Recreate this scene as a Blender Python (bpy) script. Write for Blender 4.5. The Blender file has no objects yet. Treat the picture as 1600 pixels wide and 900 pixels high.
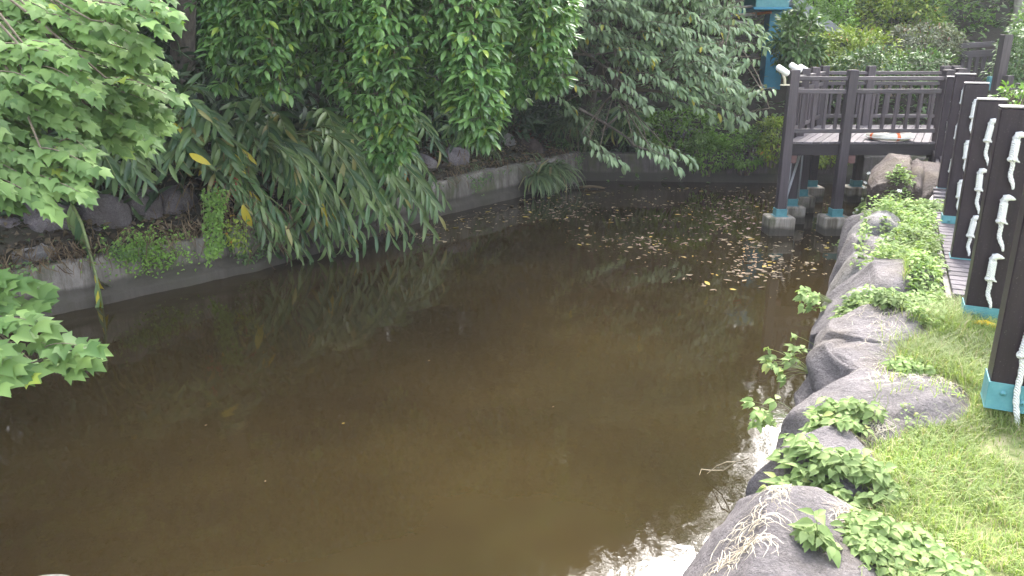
import bpy, math, random
import numpy as np
from mathutils import Vector, Matrix, noise
from mathutils.bvhtree import BVHTree

# ------------------------------------------------------------------ scene, camera, light
S = bpy.context.scene
COL = S.collection
R = math.radians
CAMZ = 3.14
TH = R(17.2)
FPX = 1209.0
cam = bpy.data.cameras.new('camera')
cam.sensor_width = 36.0
cam.lens = 36.0 * FPX / 1600.0
cam.clip_start = 0.05
cam.clip_end = 2000
camo = bpy.data.objects.new('camera', cam)
COL.objects.link(camo)
camo.location = (0, 0, CAMZ)
camo.rotation_euler = (R(90) - TH, 0, 0)
S.camera = camo

SUN_EL, SUN_AZ = R(43), R(19)      # azimuth clockwise from +Y: veiled sun ahead, a little to the right
world = bpy.data.worlds.new('World')
S.world = world
world.use_nodes = True
wn = world.node_tree
wn.nodes.clear()
sky = wn.nodes.new('ShaderNodeTexSky')
sky.sky_type = 'NISHITA'
sky.sun_disc = False
sky.sun_elevation = SUN_EL
sky.sun_rotation = SUN_AZ
sky.dust_density = 4.0
sky.air_density = 1.0
hsv = wn.nodes.new('ShaderNodeHueSaturation')
hsv.inputs['Saturation'].default_value = 0.42
bg = wn.nodes.new('ShaderNodeBackground')
bg.inputs['Strength'].default_value = 0.15
wo = wn.nodes.new('ShaderNodeOutputWorld')
wn.links.new(sky.outputs[0], hsv.inputs['Color'])
wn.links.new(hsv.outputs[0], bg.inputs['Color'])
wn.links.new(bg.outputs[0], wo.inputs['Surface'])
sun = bpy.data.lights.new('sun', 'SUN')
sun.energy = 0.8
sun.angle = R(17)
sun.color = (1.0, 0.96, 0.90)
suno = bpy.data.objects.new('sun', sun)
COL.objects.link(suno)
sd = Vector((math.sin(SUN_AZ) * math.cos(SUN_EL), math.cos(SUN_AZ) * math.cos(SUN_EL), math.sin(SUN_EL)))
suno.rotation_euler = sd.to_track_quat('Z', 'Y').to_euler()
S.view_settings.view_transform = 'Standard'
S.view_settings.look = 'None'
S.view_settings.gamma = 1.0
S.view_settings.exposure = 3.0
S.cycles.max_bounces = 6
S.cycles.transparent_max_bounces = 4

# ------------------------------------------------------------------ helpers
rnd = random.Random(7)
U = rnd.uniform


def ray(x, y):
    u = (x - 800) / FPX
    v = (450 - y) / FPX
    return Vector((u, math.cos(TH) + v * math.sin(TH), -math.sin(TH) + v * math.cos(TH)))


def atz(x, y, z=0.0):
    d = ray(x, y)
    return Vector((0, 0, CAMZ)) + d * ((z - CAMZ) / d.z)


def atY(x, y, Y):
    d = ray(x, y)
    return Vector((0, 0, CAMZ)) + d * (Y / d.y)


BS = Vector((.438, .899, 0))
BT = Vector((.899, -.438, 0))
B0 = Vector((1.14, 4.08, 0))


def bank(s, t, z=0.0):
    p = B0 + BS * s + BT * t
    return Vector((p.x, p.y, z))


def tag(o, label=None, cat=None, group=None, kind=None):
    if label: o['label'] = label
    if cat: o['category'] = cat
    if group: o['group'] = group
    if kind: o['kind'] = kind
    return o


def empty(name, loc=(0, 0, 0), label=None, cat=None, group=None, rz=0.0):
    o = bpy.data.objects.new(name, None)
    COL.objects.link(o)
    o.location = loc
    o.rotation_euler = (0, 0, rz)
    o.empty_display_size = .1
    return tag(o, label, cat, group)


def mesh_np(name, V, F, mat, smooth=False):
    V = np.asarray(V, dtype=np.float32).reshape(-1, 3)
    F = np.asarray(F, dtype=np.int32).reshape(-1, 3)
    me = bpy.data.meshes.new(name)
    me.vertices.add(len(V))
    me.vertices.foreach_set('co', V.ravel())
    me.loops.add(F.size)
    me.loops.foreach_set('vertex_index', F.ravel())
    me.polygons.add(len(F))
    me.polygons.foreach_set('loop_start', np.arange(0, F.size, 3, dtype=np.int32))
    me.polygons.foreach_set('use_smooth', np.full(len(F), smooth, dtype=bool))
    me.update(calc_edges=True)
    me.validate()
    if mat: me.materials.append(mat)
    return me


def obj(name, me, parent=None, loc=None):
    o = bpy.data.objects.new(name, me)
    COL.objects.link(o)
    if parent:
        o.parent = parent
        if parent.parent:
            pass
    if loc is not None: o.location = loc
    return o


class MB:
    """collects triangles for one mesh"""

    def __init__(s):
        s.V = []; s.F = []; s.n = 0

    def add(s, V, F):
        V = np.asarray(V, dtype=np.float64).reshape(-1, 3)
        F = np.asarray(F, dtype=np.int64).reshape(-1, 3)
        s.V.append(V); s.F.append(F + s.n); s.n += len(V)
        return s

    def box(s, c, size, M=None, bev=0.0):
        hx, hy, hz = [a / 2 for a in size]
        b = min(bev, hx * .9, hy * .9, hz * .9)
        if b <= 0:
            pts = [(x, y, z) for x in (-hx, hx) for y in (-hy, hy) for z in (-hz, hz)]
            q = [(0, 1, 3, 2), (4, 6, 7, 5), (0, 4, 5, 1), (2, 3, 7, 6), (0, 2, 6, 4), (1, 5, 7, 3)]
            F = []
            for a in q: F += [(a[0], a[1], a[2]), (a[0], a[2], a[3])]
        else:
            import bmesh
            bm = bmesh.new()
            bmesh.ops.create_cube(bm, size=1)
            bmesh.ops.scale(bm, vec=(2 * hx, 2 * hy, 2 * hz), verts=bm.verts)
            bmesh.ops.bevel(bm, geom=bm.edges[:], offset=b, segments=1, affect='EDGES')
            bmesh.ops.triangulate(bm, faces=bm.faces[:])
            bm.verts.index_update()
            pts = [tuple(v.co) for v in bm.verts]
            F = [tuple(v.index for v in f.verts) for f in bm.faces]
            bm.free()
        c = Vector(c)
        if M is not None:
            pts = [tuple(M @ Vector(p) + c) for p in pts]
        else:
            pts = [(p[0] + c.x, p[1] + c.y, p[2] + c.z) for p in pts]
        return s.add(pts, F)

    def tube(s, pts, rad, n=6, cap=True):
        pts = [Vector(p) for p in pts]
        if not isinstance(rad, (list, tuple)): rad = [rad] * len(pts)
        V = []; F = []
        up = Vector((0.13, 0.21, 1)).normalized()
        for i, p in enumerate(pts):
            d = (pts[min(i + 1, len(pts) - 1)] - pts[max(i - 1, 0)])
            if d.length < 1e-7: d = Vector((0, 0, 1))
            d.normalize()
            a = d.cross(up)
            if a.length < .1: a = d.cross(Vector((1, 0, 0)))
            a.normalize()
            b = d.cross(a)
            for k in range(n):
                an = 2 * math.pi * k / n
                V.append(p + a * (math.cos(an) * rad[i]) + b * (math.sin(an) * rad[i]))
        for i in range(len(pts) - 1):
            for k in range(n):
                a0 = i * n + k; a1 = i * n + (k + 1) % n
                F += [(a0, a1, a1 + n), (a0, a1 + n, a0 + n)]
        if cap:
            V.append(pts[0]); V.append(pts[-1])
            L = len(V); q = (len(pts) - 1) * n
            for k in range(n):
                F.append((L - 2, (k + 1) % n, k))
                F.append((L - 1, q + k, q + (k + 1) % n))
        return s.add([tuple(v) for v in V], F)

    def ribbon(s, pts, w, side):
        V = []; F = []
        n = len(pts)
        for i, p in enumerate(pts):
            ww = w[i] if isinstance(w, (list, tuple)) else w
            V += [tuple(p - side * ww), tuple(p + side * ww)]
        for i in range(n - 1):
            a = 2 * i
            F += [(a, a + 1, a + 3), (a, a + 3, a + 2)]
        return s.add(V, F)

    def build(s, name, mat, parent=None, smooth=False, local=None):
        V = np.concatenate(s.V); F = np.concatenate(s.F)
        if local is not None: V = V - np.array(local)
        return obj(name, mesh_np(name, V, F, mat, smooth), parent)


def lathe(profile, n=20):
    V = []; F = []
    for r, z in profile:
        for k in range(n):
            a = 2 * math.pi * k / n
            V.append((r * math.cos(a), r * math.sin(a), z))
    for i in range(len(profile) - 1):
        for k in range(n):
            a0 = i * n + k; a1 = i * n + (k + 1) % n
            F += [(a0, a1, a1 + n), (a0, a1 + n, a0 + n)]
    return V, F


def smoothstep(a, b, x):
    t = max(0.0, min(1.0, (x - a) / (b - a)))
    return t * t * (3 - 2 * t)


def fbm(p, sc, oct=4):
    v = 0; a = .5
    q = Vector(p) * sc
    for i in range(oct):
        v += a * noise.noise(q + Vector((i * 7.3, i * 3.1, i * 1.7)))
        q = q * 2.07; a *= .5
    return v


# ------------------------------------------------------------------ materials
def new_mat(name):
    m = bpy.data.materials.new(name)
    m.use_nodes = True
    nt = m.node_tree
    b = nt.nodes['Principled BSDF']
    return m, nt, b


def N(nt, t, **kw):
    n = nt.nodes.new(t)
    for k, v in kw.items():
        if k in n.inputs: n.inputs[k].default_value = v
        else: setattr(n, k, v)
    return n


def ramp(nt, stops, interp='LINEAR'):
    r = nt.nodes.new('ShaderNodeValToRGB')
    r.color_ramp.interpolation = interp
    e = r.color_ramp.elements
    while len(e) < len(stops): e.new(.5)
    for i, (p, c) in enumerate(stops):
        e[i].position = p
        e[i].color = (c[0], c[1], c[2], 1) if len(c) == 3 else c
    return r


def mixc(nt, fac, a, b, blend='MIX'):
    m = nt.nodes.new('ShaderNodeMix')
    m.data_type = 'RGBA'
    m.blend_type = blend
    for sock, v in ((m.inputs[0], fac), (m.inputs[6], a), (m.inputs[7], b)):
        if hasattr(v, 'links'): nt.links.new(v, sock)
        else: sock.default_value = v if not isinstance(v, tuple) or len(v) == 4 else (*v, 1)
    return m.outputs[2]


def coords(nt, scale=(1, 1, 1), space='Object'):
    tc = nt.nodes.new('ShaderNodeTexCoord')
    mp = nt.nodes.new('ShaderNodeMapping')
    mp.inputs['Scale'].default_value = scale
    nt.links.new(tc.outputs[space], mp.inputs['Vector'])
    return mp.outputs[0]


def worldpos(nt, scale=(1, 1, 1)):
    g = nt.nodes.new('ShaderNodeNewGeometry')
    mp = nt.nodes.new('ShaderNodeMapping')
    mp.inputs['Scale'].default_value = scale
    nt.links.new(g.outputs['Position'], mp.inputs['Vector'])
    return mp.outputs[0]


def bump(nt, b, h, strength=.3, dist=.01):
    bp = nt.nodes.new('ShaderNodeBump')
    bp.inputs['Strength'].default_value = strength
    bp.inputs['Distance'].default_value = dist
    nt.links.new(h, bp.inputs['Height'])
    nt.links.new(bp.outputs[0], b.inputs['Normal'])


def leaf_mat(name, dark, light, rare=None, rare_p=.03, rough=.42, trans=.28, tcol=None, spec=.5):
    m, nt, b = new_mat(name)
    g = N(nt, 'ShaderNodeNewGeometry')
    oi = N(nt, 'ShaderNodeObjectInfo')
    ad = N(nt, 'ShaderNodeMath', operation='ADD')
    nt.links.new(g.outputs['Random Per Island'], ad.inputs[0])
    nt.links.new(oi.outputs['Random'], ad.inputs[1])
    fr = N(nt, 'ShaderNodeMath', operation='FRACT')
    nt.links.new(ad.outputs[0], fr.inputs[0])
    mid = tuple((a + c) / 2 for a, c in zip(dark, light))
    st = [(0, dark), (.5, mid), (.9, light)]
    if rare: st += [(1 - rare_p, light), (min(.999, 1 - rare_p + .004), rare)]
    r = ramp(nt, st)
    nt.links.new(fr.outputs[0], r.inputs[0])
    nz = N(nt, 'ShaderNodeTexNoise', Scale=1.3, Detail=2.0)
    nt.links.new(worldpos(nt), nz.inputs['Vector'])
    v = N(nt, 'ShaderNodeMapRange')
    v.inputs[1].default_value = .3; v.inputs[2].default_value = .7
    v.inputs[3].default_value = .7; v.inputs[4].default_value = 1.3
    nt.links.new(nz.outputs[0], v.inputs[0])
    hs = N(nt, 'ShaderNodeHueSaturation')
    nt.links.new(v.outputs[0], hs.inputs['Value'])
    nt.links.new(r.outputs[0], hs.inputs['Color'])
    nt.links.new(hs.outputs[0], b.inputs['Base Color'])
    b.inputs['Roughness'].default_value = rough
    b.inputs['Specular IOR Level'].default_value = spec
    tr = N(nt, 'ShaderNodeBsdfTranslucent')
    tc = mixc(nt, 1.0, hs.outputs[0], tcol or (1.1, 1.25, .6, 1), 'MULTIPLY')
    nt.links.new(tc, tr.inputs['Color'])
    mx = N(nt, 'ShaderNodeMixShader')
    mx.inputs[0].default_value = trans
    nt.links.new(b.outputs[0], mx.inputs[1])
    nt.links.new(tr.outputs[0], mx.inputs[2])
    out = nt.nodes['Material Output']
    nt.links.new(mx.outputs[0], out.inputs['Surface'])
    return m


M = {}
M['leaf_lobed'] = leaf_mat('leaf_lobed', (.08, .155, .045), (.175, .28, .08), (.28, .36, .06), .012, .6, .28, None, .3)
M['leaf_broad'] = leaf_mat('leaf_broad', (.06, .14, .042), (.18, .31, .09), (.27, .36, .06), .04, .33)
M['leaf_pale'] = leaf_mat('leaf_pale', (.135, .205, .105), (.27, .355, .185), (.45, .38, .05), .015, .42, .25)
M['leaf_ginger'] = leaf_mat('leaf_ginger', (.055, .12, .05), (.19, .27, .10), (.30, .28, .10), .04, .36, .18)
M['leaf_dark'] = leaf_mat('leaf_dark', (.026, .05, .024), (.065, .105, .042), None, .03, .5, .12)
M['leaf_mid'] = leaf_mat('leaf_mid', (.065, .125, .04), (.15, .24, .07), None, .03, .45, .2)
M['leaf_yellowgreen'] = leaf_mat('leaf_yellowgreen', (.14, .21, .03), (.33, .40, .06), (.4, .2, .04), .02, .5, .3)
M['leaf_greygreen'] = leaf_mat('leaf_greygreen', (.105, .125, .07), (.235, .255, .145), (.3, .15, .1), .04, .55, .2)
M['leaf_bright'] = leaf_mat('leaf_bright', (.12, .23, .04), (.24, .38, .08), None, .03, .5, .3)
M['leaf_weed'] = leaf_mat('leaf_weed', (.17, .25, .085), (.29, .37, .155), (.36, .4, .15), .03, .75, .3, None, .2)
M['grass'] = leaf_mat('grass', (.17, .24, .06), (.34, .41, .13), (.42, .36, .20), .18, .55, .3)
M['strap'] = leaf_mat('strap', (.08, .13, .055), (.19, .25, .11), (.28, .24, .12), .08, .5, .2)
M['dry'] = leaf_mat('dry', (.09, .06, .035), (.26, .19, .11), (.09, .05, .03), .2, .7, .2, (1, .9, .7, 1))
M['straw'] = leaf_mat('straw', (.40, .34, .24), (.66, .60, .48), None, .03, .6, .2, (1, .95, .8, 1))
M['float_leaf'] = leaf_mat('float_leaf', (.12, .09, .06), (.36, .29, .19), (.46, .35, .07), .16, .8, .1, (1, .9, .6, 1))
M['petal'] = leaf_mat('petal', (.75, .75, .70), (.82, .82, .78), None, .03, .6, .2, (1, 1, 1, 1))
M['orange_leaf'] = leaf_mat('orange_leaf', (.55, .20, .03), (.62, .30, .04), None, .03, .5, .25, (1, .8, .4, 1))
M['yellow_leaf'] = leaf_mat('yellow_leaf', (.48, .38, .03), (.58, .50, .06), None, .03, .5, .25, (1, .9, .4, 1))
M['fruit'] = leaf_mat('fruit', (.22, .03, .02), (.45, .10, .06), None, .03, .4, .05, (1, .5, .4, 1))


def simple(name, c, rough=.6, var=.15, sc=8, bstr=.2, bdist=.004, metal=0, spec=.5):
    m, nt, b = new_mat(name)
    nz = N(nt, 'ShaderNodeTexNoise', Scale=float(sc), Detail=6.0, Roughness=.65)
    nt.links.new(worldpos(nt), nz.inputs['Vector'])
    r = ramp(nt, [(.3, tuple(a * (1 - var) for a in c)), (.7, tuple(min(1, a * (1 + var)) for a in c))])
    nt.links.new(nz.outputs[0], r.inputs[0])
    nt.links.new(r.outputs[0], b.inputs['Base Color'])
    b.inputs['Roughness'].default_value = rough
    b.inputs['Metallic'].default_value = metal
    b.inputs['Specular IOR Level'].default_value = spec
    bump(nt, b, nz.outputs[0], bstr, bdist)
    return m


def bark_mat(name, c1, c2):
    m, nt, b = new_mat(name)
    nz = N(nt, 'ShaderNodeTexNoise', Scale=14.0, Detail=8.0, Roughness=.7)
    nt.links.new(worldpos(nt, (1, 1, .35)), nz.inputs['Vector'])
    r = ramp(nt, [(.3, c1), (.7, c2)])
    nt.links.new(nz.outputs[0], r.inputs[0])
    nt.links.new(r.outputs[0], b.inputs['Base Color'])
    b.inputs['Roughness'].default_value = .85
    bump(nt, b, nz.outputs[0], .6, .02)
    return m


M['bark'] = bark_mat('bark', (.05, .04, .032), (.15, .125, .10))
M['twig'] = bark_mat('twig', (.10, .075, .05), (.22, .18, .13))
M['stem_green'] = simple('stem_green', (.16, .20, .07), .5, .25, 20)
M['palm_bark'] = bark_mat('palm_bark', (.16, .14, .12), (.34, .31, .28))


def rock_mat(name, c1, c2, lichen=.5, warm=0.0):
    m, nt, b = new_mat(name)
    n1 = N(nt, 'ShaderNodeTexNoise', Scale=2.6, Detail=9.0, Roughness=.68)
    nt.links.new(worldpos(nt), n1.inputs['Vector'])
    r = ramp(nt, [(.28, c1), (.5, tuple((a + c) / 2 for a, c in zip(c1, c2))), (.72, c2)])
    nt.links.new(n1.outputs[0], r.inputs[0])
    col = r.outputs[0]
    # fine speckle
    n2 = N(nt, 'ShaderNodeTexNoise', Scale=55.0, Detail=5.0, Roughness=.75)
    nt.links.new(worldpos(nt), n2.inputs['Vector'])
    r2 = ramp(nt, [(.32, (.45, .45, .45)), (.68, (1.5, 1.5, 1.5))])
    nt.links.new(n2.outputs[0], r2.inputs[0])
    col = mixc(nt, .75, col, r2.outputs[0], 'MULTIPLY')
    # pale lichen blotches, mostly on upward surfaces
    v = N(nt, 'ShaderNodeTexNoise', Scale=7.0, Detail=10.0, Roughness=.8)
    nt.links.new(worldpos(nt), v.inputs['Vector'])
    r3 = ramp(nt, [(.60, (0, 0, 0)), (.66, (1, 1, 1))])
    nt.links.new(v.outputs[0], r3.inputs[0])
    g = N(nt, 'ShaderNodeNewGeometry')
    sx = N(nt, 'ShaderNodeSeparateXYZ')
    nt.links.new(g.outputs['Normal'], sx.inputs[0])
    mr = N(nt, 'ShaderNodeMapRange')
    mr.inputs[1].default_value = .1; mr.inputs[2].default_value = .8
    nt.links.new(sx.outputs[2], mr.inputs[0])
    mm = N(nt, 'ShaderNodeMath', operation='MULTIPLY')
    nt.links.new(r3.outputs[0], mm.inputs[0]); nt.links.new(mr.outputs[0], mm.inputs[1])
    m2 = N(nt, 'ShaderNodeMath', operation='MULTIPLY')
    nt.links.new(mm.outputs[0], m2.inputs[0]); m2.inputs[1].default_value = lichen
    col = mixc(nt, m2.outputs[0], col, (.52, .50, .46, 1))
    # brown soil / algae stain
    n4 = N(nt, 'ShaderNodeTexNoise', Scale=1.7, Detail=4.0)
    nt.links.new(worldpos(nt, (1, 1, .5)), n4.inputs['Vector'])
    r4 = ramp(nt, [(.5, (0, 0, 0)), (.68, (1, 1, 1))])
    nt.links.new(n4.outputs[0], r4.inputs[0])
    m3 = N(nt, 'ShaderNodeMath', operation='MULTIPLY')
    nt.links.new(r4.outputs[0], m3.inputs[0]); m3.inputs[1].default_value = .35 + warm
    col = mixc(nt, m3.outputs[0], col, (.13, .10, .055, 1))
    # wet dark band at the waterline
    gz = N(nt, 'ShaderNodeSeparateXYZ')
    nt.links.new(worldpos(nt), gz.inputs[0])
    wz = N(nt, 'ShaderNodeMapRange')
    wz.inputs[1].default_value = .05; wz.inputs[2].default_value = .2
    wz.inputs[3].default_value = 1; wz.inputs[4].default_value = 0
    nt.links.new(gz.outputs[2], wz.inputs[0])
    col = mixc(nt, wz.outputs[0], col, (.035, .03, .022, 1))
    nt.links.new(col, b.inputs['Base Color'])
    b.inputs['Roughness'].default_value = .82
    nb = N(nt, 'ShaderNodeTexNoise', Scale=18.0, Detail=10.0, Roughness=.72)
    nt.links.new(worldpos(nt, (1, 1, 1.6)), nb.inputs['Vector'])
    bump(nt, b, nb.outputs[0], 1.0, .06)
    return m


M['rock'] = rock_mat('rock', (.065, .056, .060), (.235, .21, .215), .6)
M['rock_pale'] = rock_mat('rock_pale', (.13, .12, .12), (.33, .31, .30), .9)
M['rock_brown'] = rock_mat('rock_brown', (.030, .020, .017), (.13, .092, .078), .7, .1)
M['rock_wet'] = rock_mat('rock_wet', (.10, .082, .088), (.28, .245, .255), .25)


def concrete_mat(name, c1, c2, wet_top=.16):
    m, nt, b = new_mat(name)
    n1 = N(nt, 'ShaderNodeTexNoise', Scale=2.0, Detail=8.0, Roughness=.65)
    nt.links.new(worldpos(nt), n1.inputs['Vector'])
    r = ramp(nt, [(.3, c1), (.7, c2)])
    nt.links.new(n1.outputs[0], r.inputs[0])
    # vertical streaks
    n2 = N(nt, 'ShaderNodeTexNoise', Scale=6.0, Detail=5.0, Roughness=.7)
    nt.links.new(worldpos(nt, (1.3, 1.3, .10)), n2.inputs['Vector'])
    r2 = ramp(nt, [(.38, (.35, .33, .27)), (.5, (.85, .83, .78)), (.62, (1.25, 1.25, 1.25))])
    nt.links.new(n2.outputs[0], r2.inputs[0])
    col = mixc(nt, .85, r.outputs[0], r2.outputs[0], 'MULTIPLY')
    # moss
    n3 = N(nt, 'ShaderNodeTexNoise', Scale=1.4, Detail=7.0, Roughness=.7)
    nt.links.new(worldpos(nt, (1, 1, .6)), n3.inputs['Vector'])
    r3 = ramp(nt, [(.50, (0, 0, 0)), (.62, (.75, .75, .75))])
    nt.links.new(n3.outputs[0], r3.inputs[0])
    col = mixc(nt, r3.outputs[0], col, (.075, .085, .035, 1))
    gz = N(nt, 'ShaderNodeSeparateXYZ')
    nt.links.new(worldpos(nt), gz.inputs[0])
    ad = N(nt, 'ShaderNodeMath', operation='MULTIPLY_ADD')
    nt.links.new(n1.outputs[0], ad.inputs[0]); ad.inputs[1].default_value = -.18
    nt.links.new(gz.outputs[2], ad.inputs[2])
    wz = N(nt, 'ShaderNodeMapRange')
    wz.inputs[1].default_value = wet_top - .12; wz.inputs[2].default_value = wet_top - .06
    wz.inputs[3].default_value = .88; wz.inputs[4].default_value = 0
    nt.links.new(ad.outputs[0], wz.inputs[0])
    col = mixc(nt, wz.outputs[0], col, (.045, .038, .028, 1))
    nt.links.new(col, b.inputs['Base Color'])
    b.inputs['Roughness'].default_value = .85
    nb = N(nt, 'ShaderNodeTexNoise', Scale=30.0, Detail=8.0, Roughness=.7)
    nt.links.new(worldpos(nt), nb.inputs['Vector'])
    bump(nt, b, nb.outputs[0], .6, .015)
    return m


M['concrete'] = concrete_mat('concrete', (.11, .095, .085), (.27, .245, .225), .27)
M['concrete_dark'] = concrete_mat('concrete_dark', (.06, .05, .045), (.14, .12, .11), .22)
M['footing'] = concrete_mat('footing', (.24, .21, .18), (.42, .38, .34), .14)


def soil_mat():
    m, nt, b = new_mat('soil')
    n1 = N(nt, 'ShaderNodeTexNoise', Scale=1.6, Detail=8.0, Roughness=.7)
    nt.links.new(worldpos(nt), n1.inputs['Vector'])
    r = ramp(nt, [(.3, (.018, .014, .010)), (.5, (.035, .027, .018)), (.7, (.03, .036, .016))])
    nt.links.new(n1.outputs[0], r.inputs[0])
    # lawn area on the right bank: straw coloured thatch and green
    n2 = N(nt, 'ShaderNodeTexNoise', Scale=9.0, Detail=8.0, Roughness=.75)
    nt.links.new(worldpos(nt), n2.inputs['Vector'])
    r2 = ramp(nt, [(.35, (.10, .14, .035)), (.5, (.20, .22, .08)), (.66, (.36, .31, .19))])
    nt.links.new(n2.outputs[0], r2.inputs[0])
    sx = N(nt, 'ShaderNodeSeparateXYZ')
    nt.links.new(worldpos(nt), sx.inputs[0])
    # t = (x-1.14)*.899 - (y-4.08)*.438
    a = N(nt, 'ShaderNodeMath', operation='MULTIPLY'); a.inputs[1].default_value = .899
    c = N(nt, 'ShaderNodeMath', operation='MULTIPLY_ADD'); c.inputs[1].default_value = -.438
    nt.links.new(sx.outputs[0], a.inputs[0])
    nt.links.new(sx.outputs[1], c.inputs[0]); nt.links.new(a.outputs[0], c.inputs[2])
    mr = N(nt, 'ShaderNodeMapRange')
    mr.inputs[1].default_value = -.9; mr.inputs[2].default_value = -.5
    nt.links.new(c.outputs[0], mr.inputs[0])
    my = N(nt, 'ShaderNodeMapRange')
    my.inputs[1].default_value = 15.0; my.inputs[2].default_value = 17.0
    my.inputs[3].default_value = 1; my.inputs[4].default_value = 0
    nt.links.new(sx.outputs[1], my.inputs[0])
    mq = N(nt, 'ShaderNodeMath', operation='MULTIPLY')
    nt.links.new(mr.outputs[0], mq.inputs[0]); nt.links.new(my.outputs[0], mq.inputs[1])
    col = mixc(nt, mq.outputs[0], r.outputs[0], r2.outputs[0])
    nt.links.new(col, b.inputs['Base Color'])
    b.inputs['Roughness'].default_value = .95
    bump(nt, b, n2.outputs[0], .7, .03)
    return m


M['soil'] = soil_mat()


def wood_mat(name, c1, c2, rough=.5, dust=.25, axis='Z'):
    m, nt, b = new_mat(name)
    sc = {'Z': (14, 14, .7), 'Y': (14, .7, 14), 'X': (.7, 14, 14)}[axis]
    n1 = N(nt, 'ShaderNodeTexNoise', Scale=2.5, Detail=8.0, Roughness=.65)
    nt.links.new(worldpos(nt, sc), n1.inputs['Vector'])
    r = ramp(nt, [(.3, c1), (.7, c2)])
    nt.links.new(n1.outputs[0], r.inputs[0])
    oi = N(nt, 'ShaderNodeObjectInfo')
    v = N(nt, 'ShaderNodeMapRange'); v.inputs[3].default_value = .8; v.inputs[4].default_value = 1.2
    nt.links.new(oi.outputs['Random'], v.inputs[0])
    hs = N(nt, 'ShaderNodeHueSaturation')
    nt.links.new(v.outputs[0], hs.inputs['Value']); nt.links.new(r.outputs[0], hs.inputs['Color'])
    n3 = N(nt, 'ShaderNodeTexNoise', Scale=120.0, Detail=3.0)
    nt.links.new(worldpos(nt), n3.inputs['Vector'])
    r3 = ramp(nt, [(.66, (0, 0, 0)), (.74, (1, 1, 1))])
    nt.links.new(n3.outputs[0], r3.inputs[0])
    m3 = N(nt, 'ShaderNodeMath', operation='MULTIPLY'); m3.inputs[1].default_value = dust
    nt.links.new(r3.outputs[0], m3.inputs[0])
    col = mixc(nt, m3.outputs[0], hs.outputs[0], (.35, .32, .30, 1))
    nt.links.new(col, b.inputs['Base Color'])
    b.inputs['Roughness'].default_value = rough
    b.inputs['Specular IOR Level'].default_value = .3
    bump(nt, b, n1.outputs[0], .35, .004)
    return m


M['post_wood'] = wood_mat('post_wood', (.014, .009, .013), (.030, .019, .026), .45, .45)
M['post_lit_top'] = simple('post_lit_top', (.34, .31, .31), .7, .2, 30)  # pale end grain, with the light on the post tops put into it
M['rail_wood'] = wood_mat('rail_wood', (.050, .040, .044), (.095, .078, .084), .55, .2)
M['rail_wood_x'] = wood_mat('rail_wood_x', (.060, .050, .054), (.11, .093, .098), .55, .2, 'X')
M['deck_wood'] = wood_mat('deck_wood', (.075, .065, .07), (.15, .132, .14), .85, .2, 'Y')
M['beam_wood'] = wood_mat('beam_wood', (.022, .017, .018), (.045, .036, .037), .6, .1, 'X')
M['red_wood'] = wood_mat('red_wood', (.09, .045, .04), (.15, .08, .07), .6, .1, 'X')
M['gap_dark'] = simple('gap_dark', (.03, .026, .026), .8)
M['teal_metal'] = simple('teal_metal', (.085, .25, .28), .45, .18, 12, .15, .002)
def worn_metal():
    m, nt, b = new_mat('teal_worn')
    n1 = N(nt, 'ShaderNodeTexNoise', Scale=9.0, Detail=8.0, Roughness=.7)
    nt.links.new(worldpos(nt), n1.inputs['Vector'])
    r = ramp(nt, [(.3, (.055, .19, .215)), (.6, (.095, .27, .30)), (.70, (.12, .29, .31)), (.74, (.16, .12, .085))])
    nt.links.new(n1.outputs[0], r.inputs[0])
    nt.links.new(r.outputs[0], b.inputs['Base Color'])
    b.inputs['Roughness'].default_value = .55
    bump(nt, b, n1.outputs[0], .3, .004)
    return m


M['teal_metal'] = worn_metal()
M['blue_paint'] = simple('blue_paint', (.03, .21, .34), .5, .2, 3, .15, .002)
M['grey_metal'] = simple('grey_metal', (.34, .34, .36), .45, .12, 10)
M['grey_roof'] = simple('grey_roof', (.20, .20, .22), .6, .2, 3)
M['rust'] = simple('rust', (.38, .12, .04), .7, .3, 10)
M['white_plastic'] = simple('white_plastic', (.80, .79, .76), .4, .04, 8, .05)
M['cream'] = simple('cream', (.62, .56, .42), .5, .08, 8)
M['orange_paint'] = simple('orange_paint', (.75, .16, .04), .5, .1, 20)
M['ring_white'] = simple('ring_white', (.72, .68, .60), .55, .12, 14)
M['yellow_plastic'] = simple('yellow_plastic', (.75, .50, .02), .5, .1, 30)


def rope_mat():
    m, nt, b = new_mat('rope')
    w = N(nt, 'ShaderNodeTexWave', Scale=38.0, Distortion=1.5, Detail=2.0)
    w.bands_direction = 'DIAGONAL'
    nt.links.new(coords(nt), w.inputs['Vector'])
    r = ramp(nt, [(.2, (.66, .65, .64)), (.7, (.82, .82, .81))])
    nt.links.new(w.outputs[0], r.inputs[0])
    nt.links.new(r.outputs[0], b.inputs['Base Color'])
    b.inputs['Roughness'].default_value = .75
    bump(nt, b, w.outputs[0], .8, .006)
    return m


M['rope'] = rope_mat()


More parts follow.
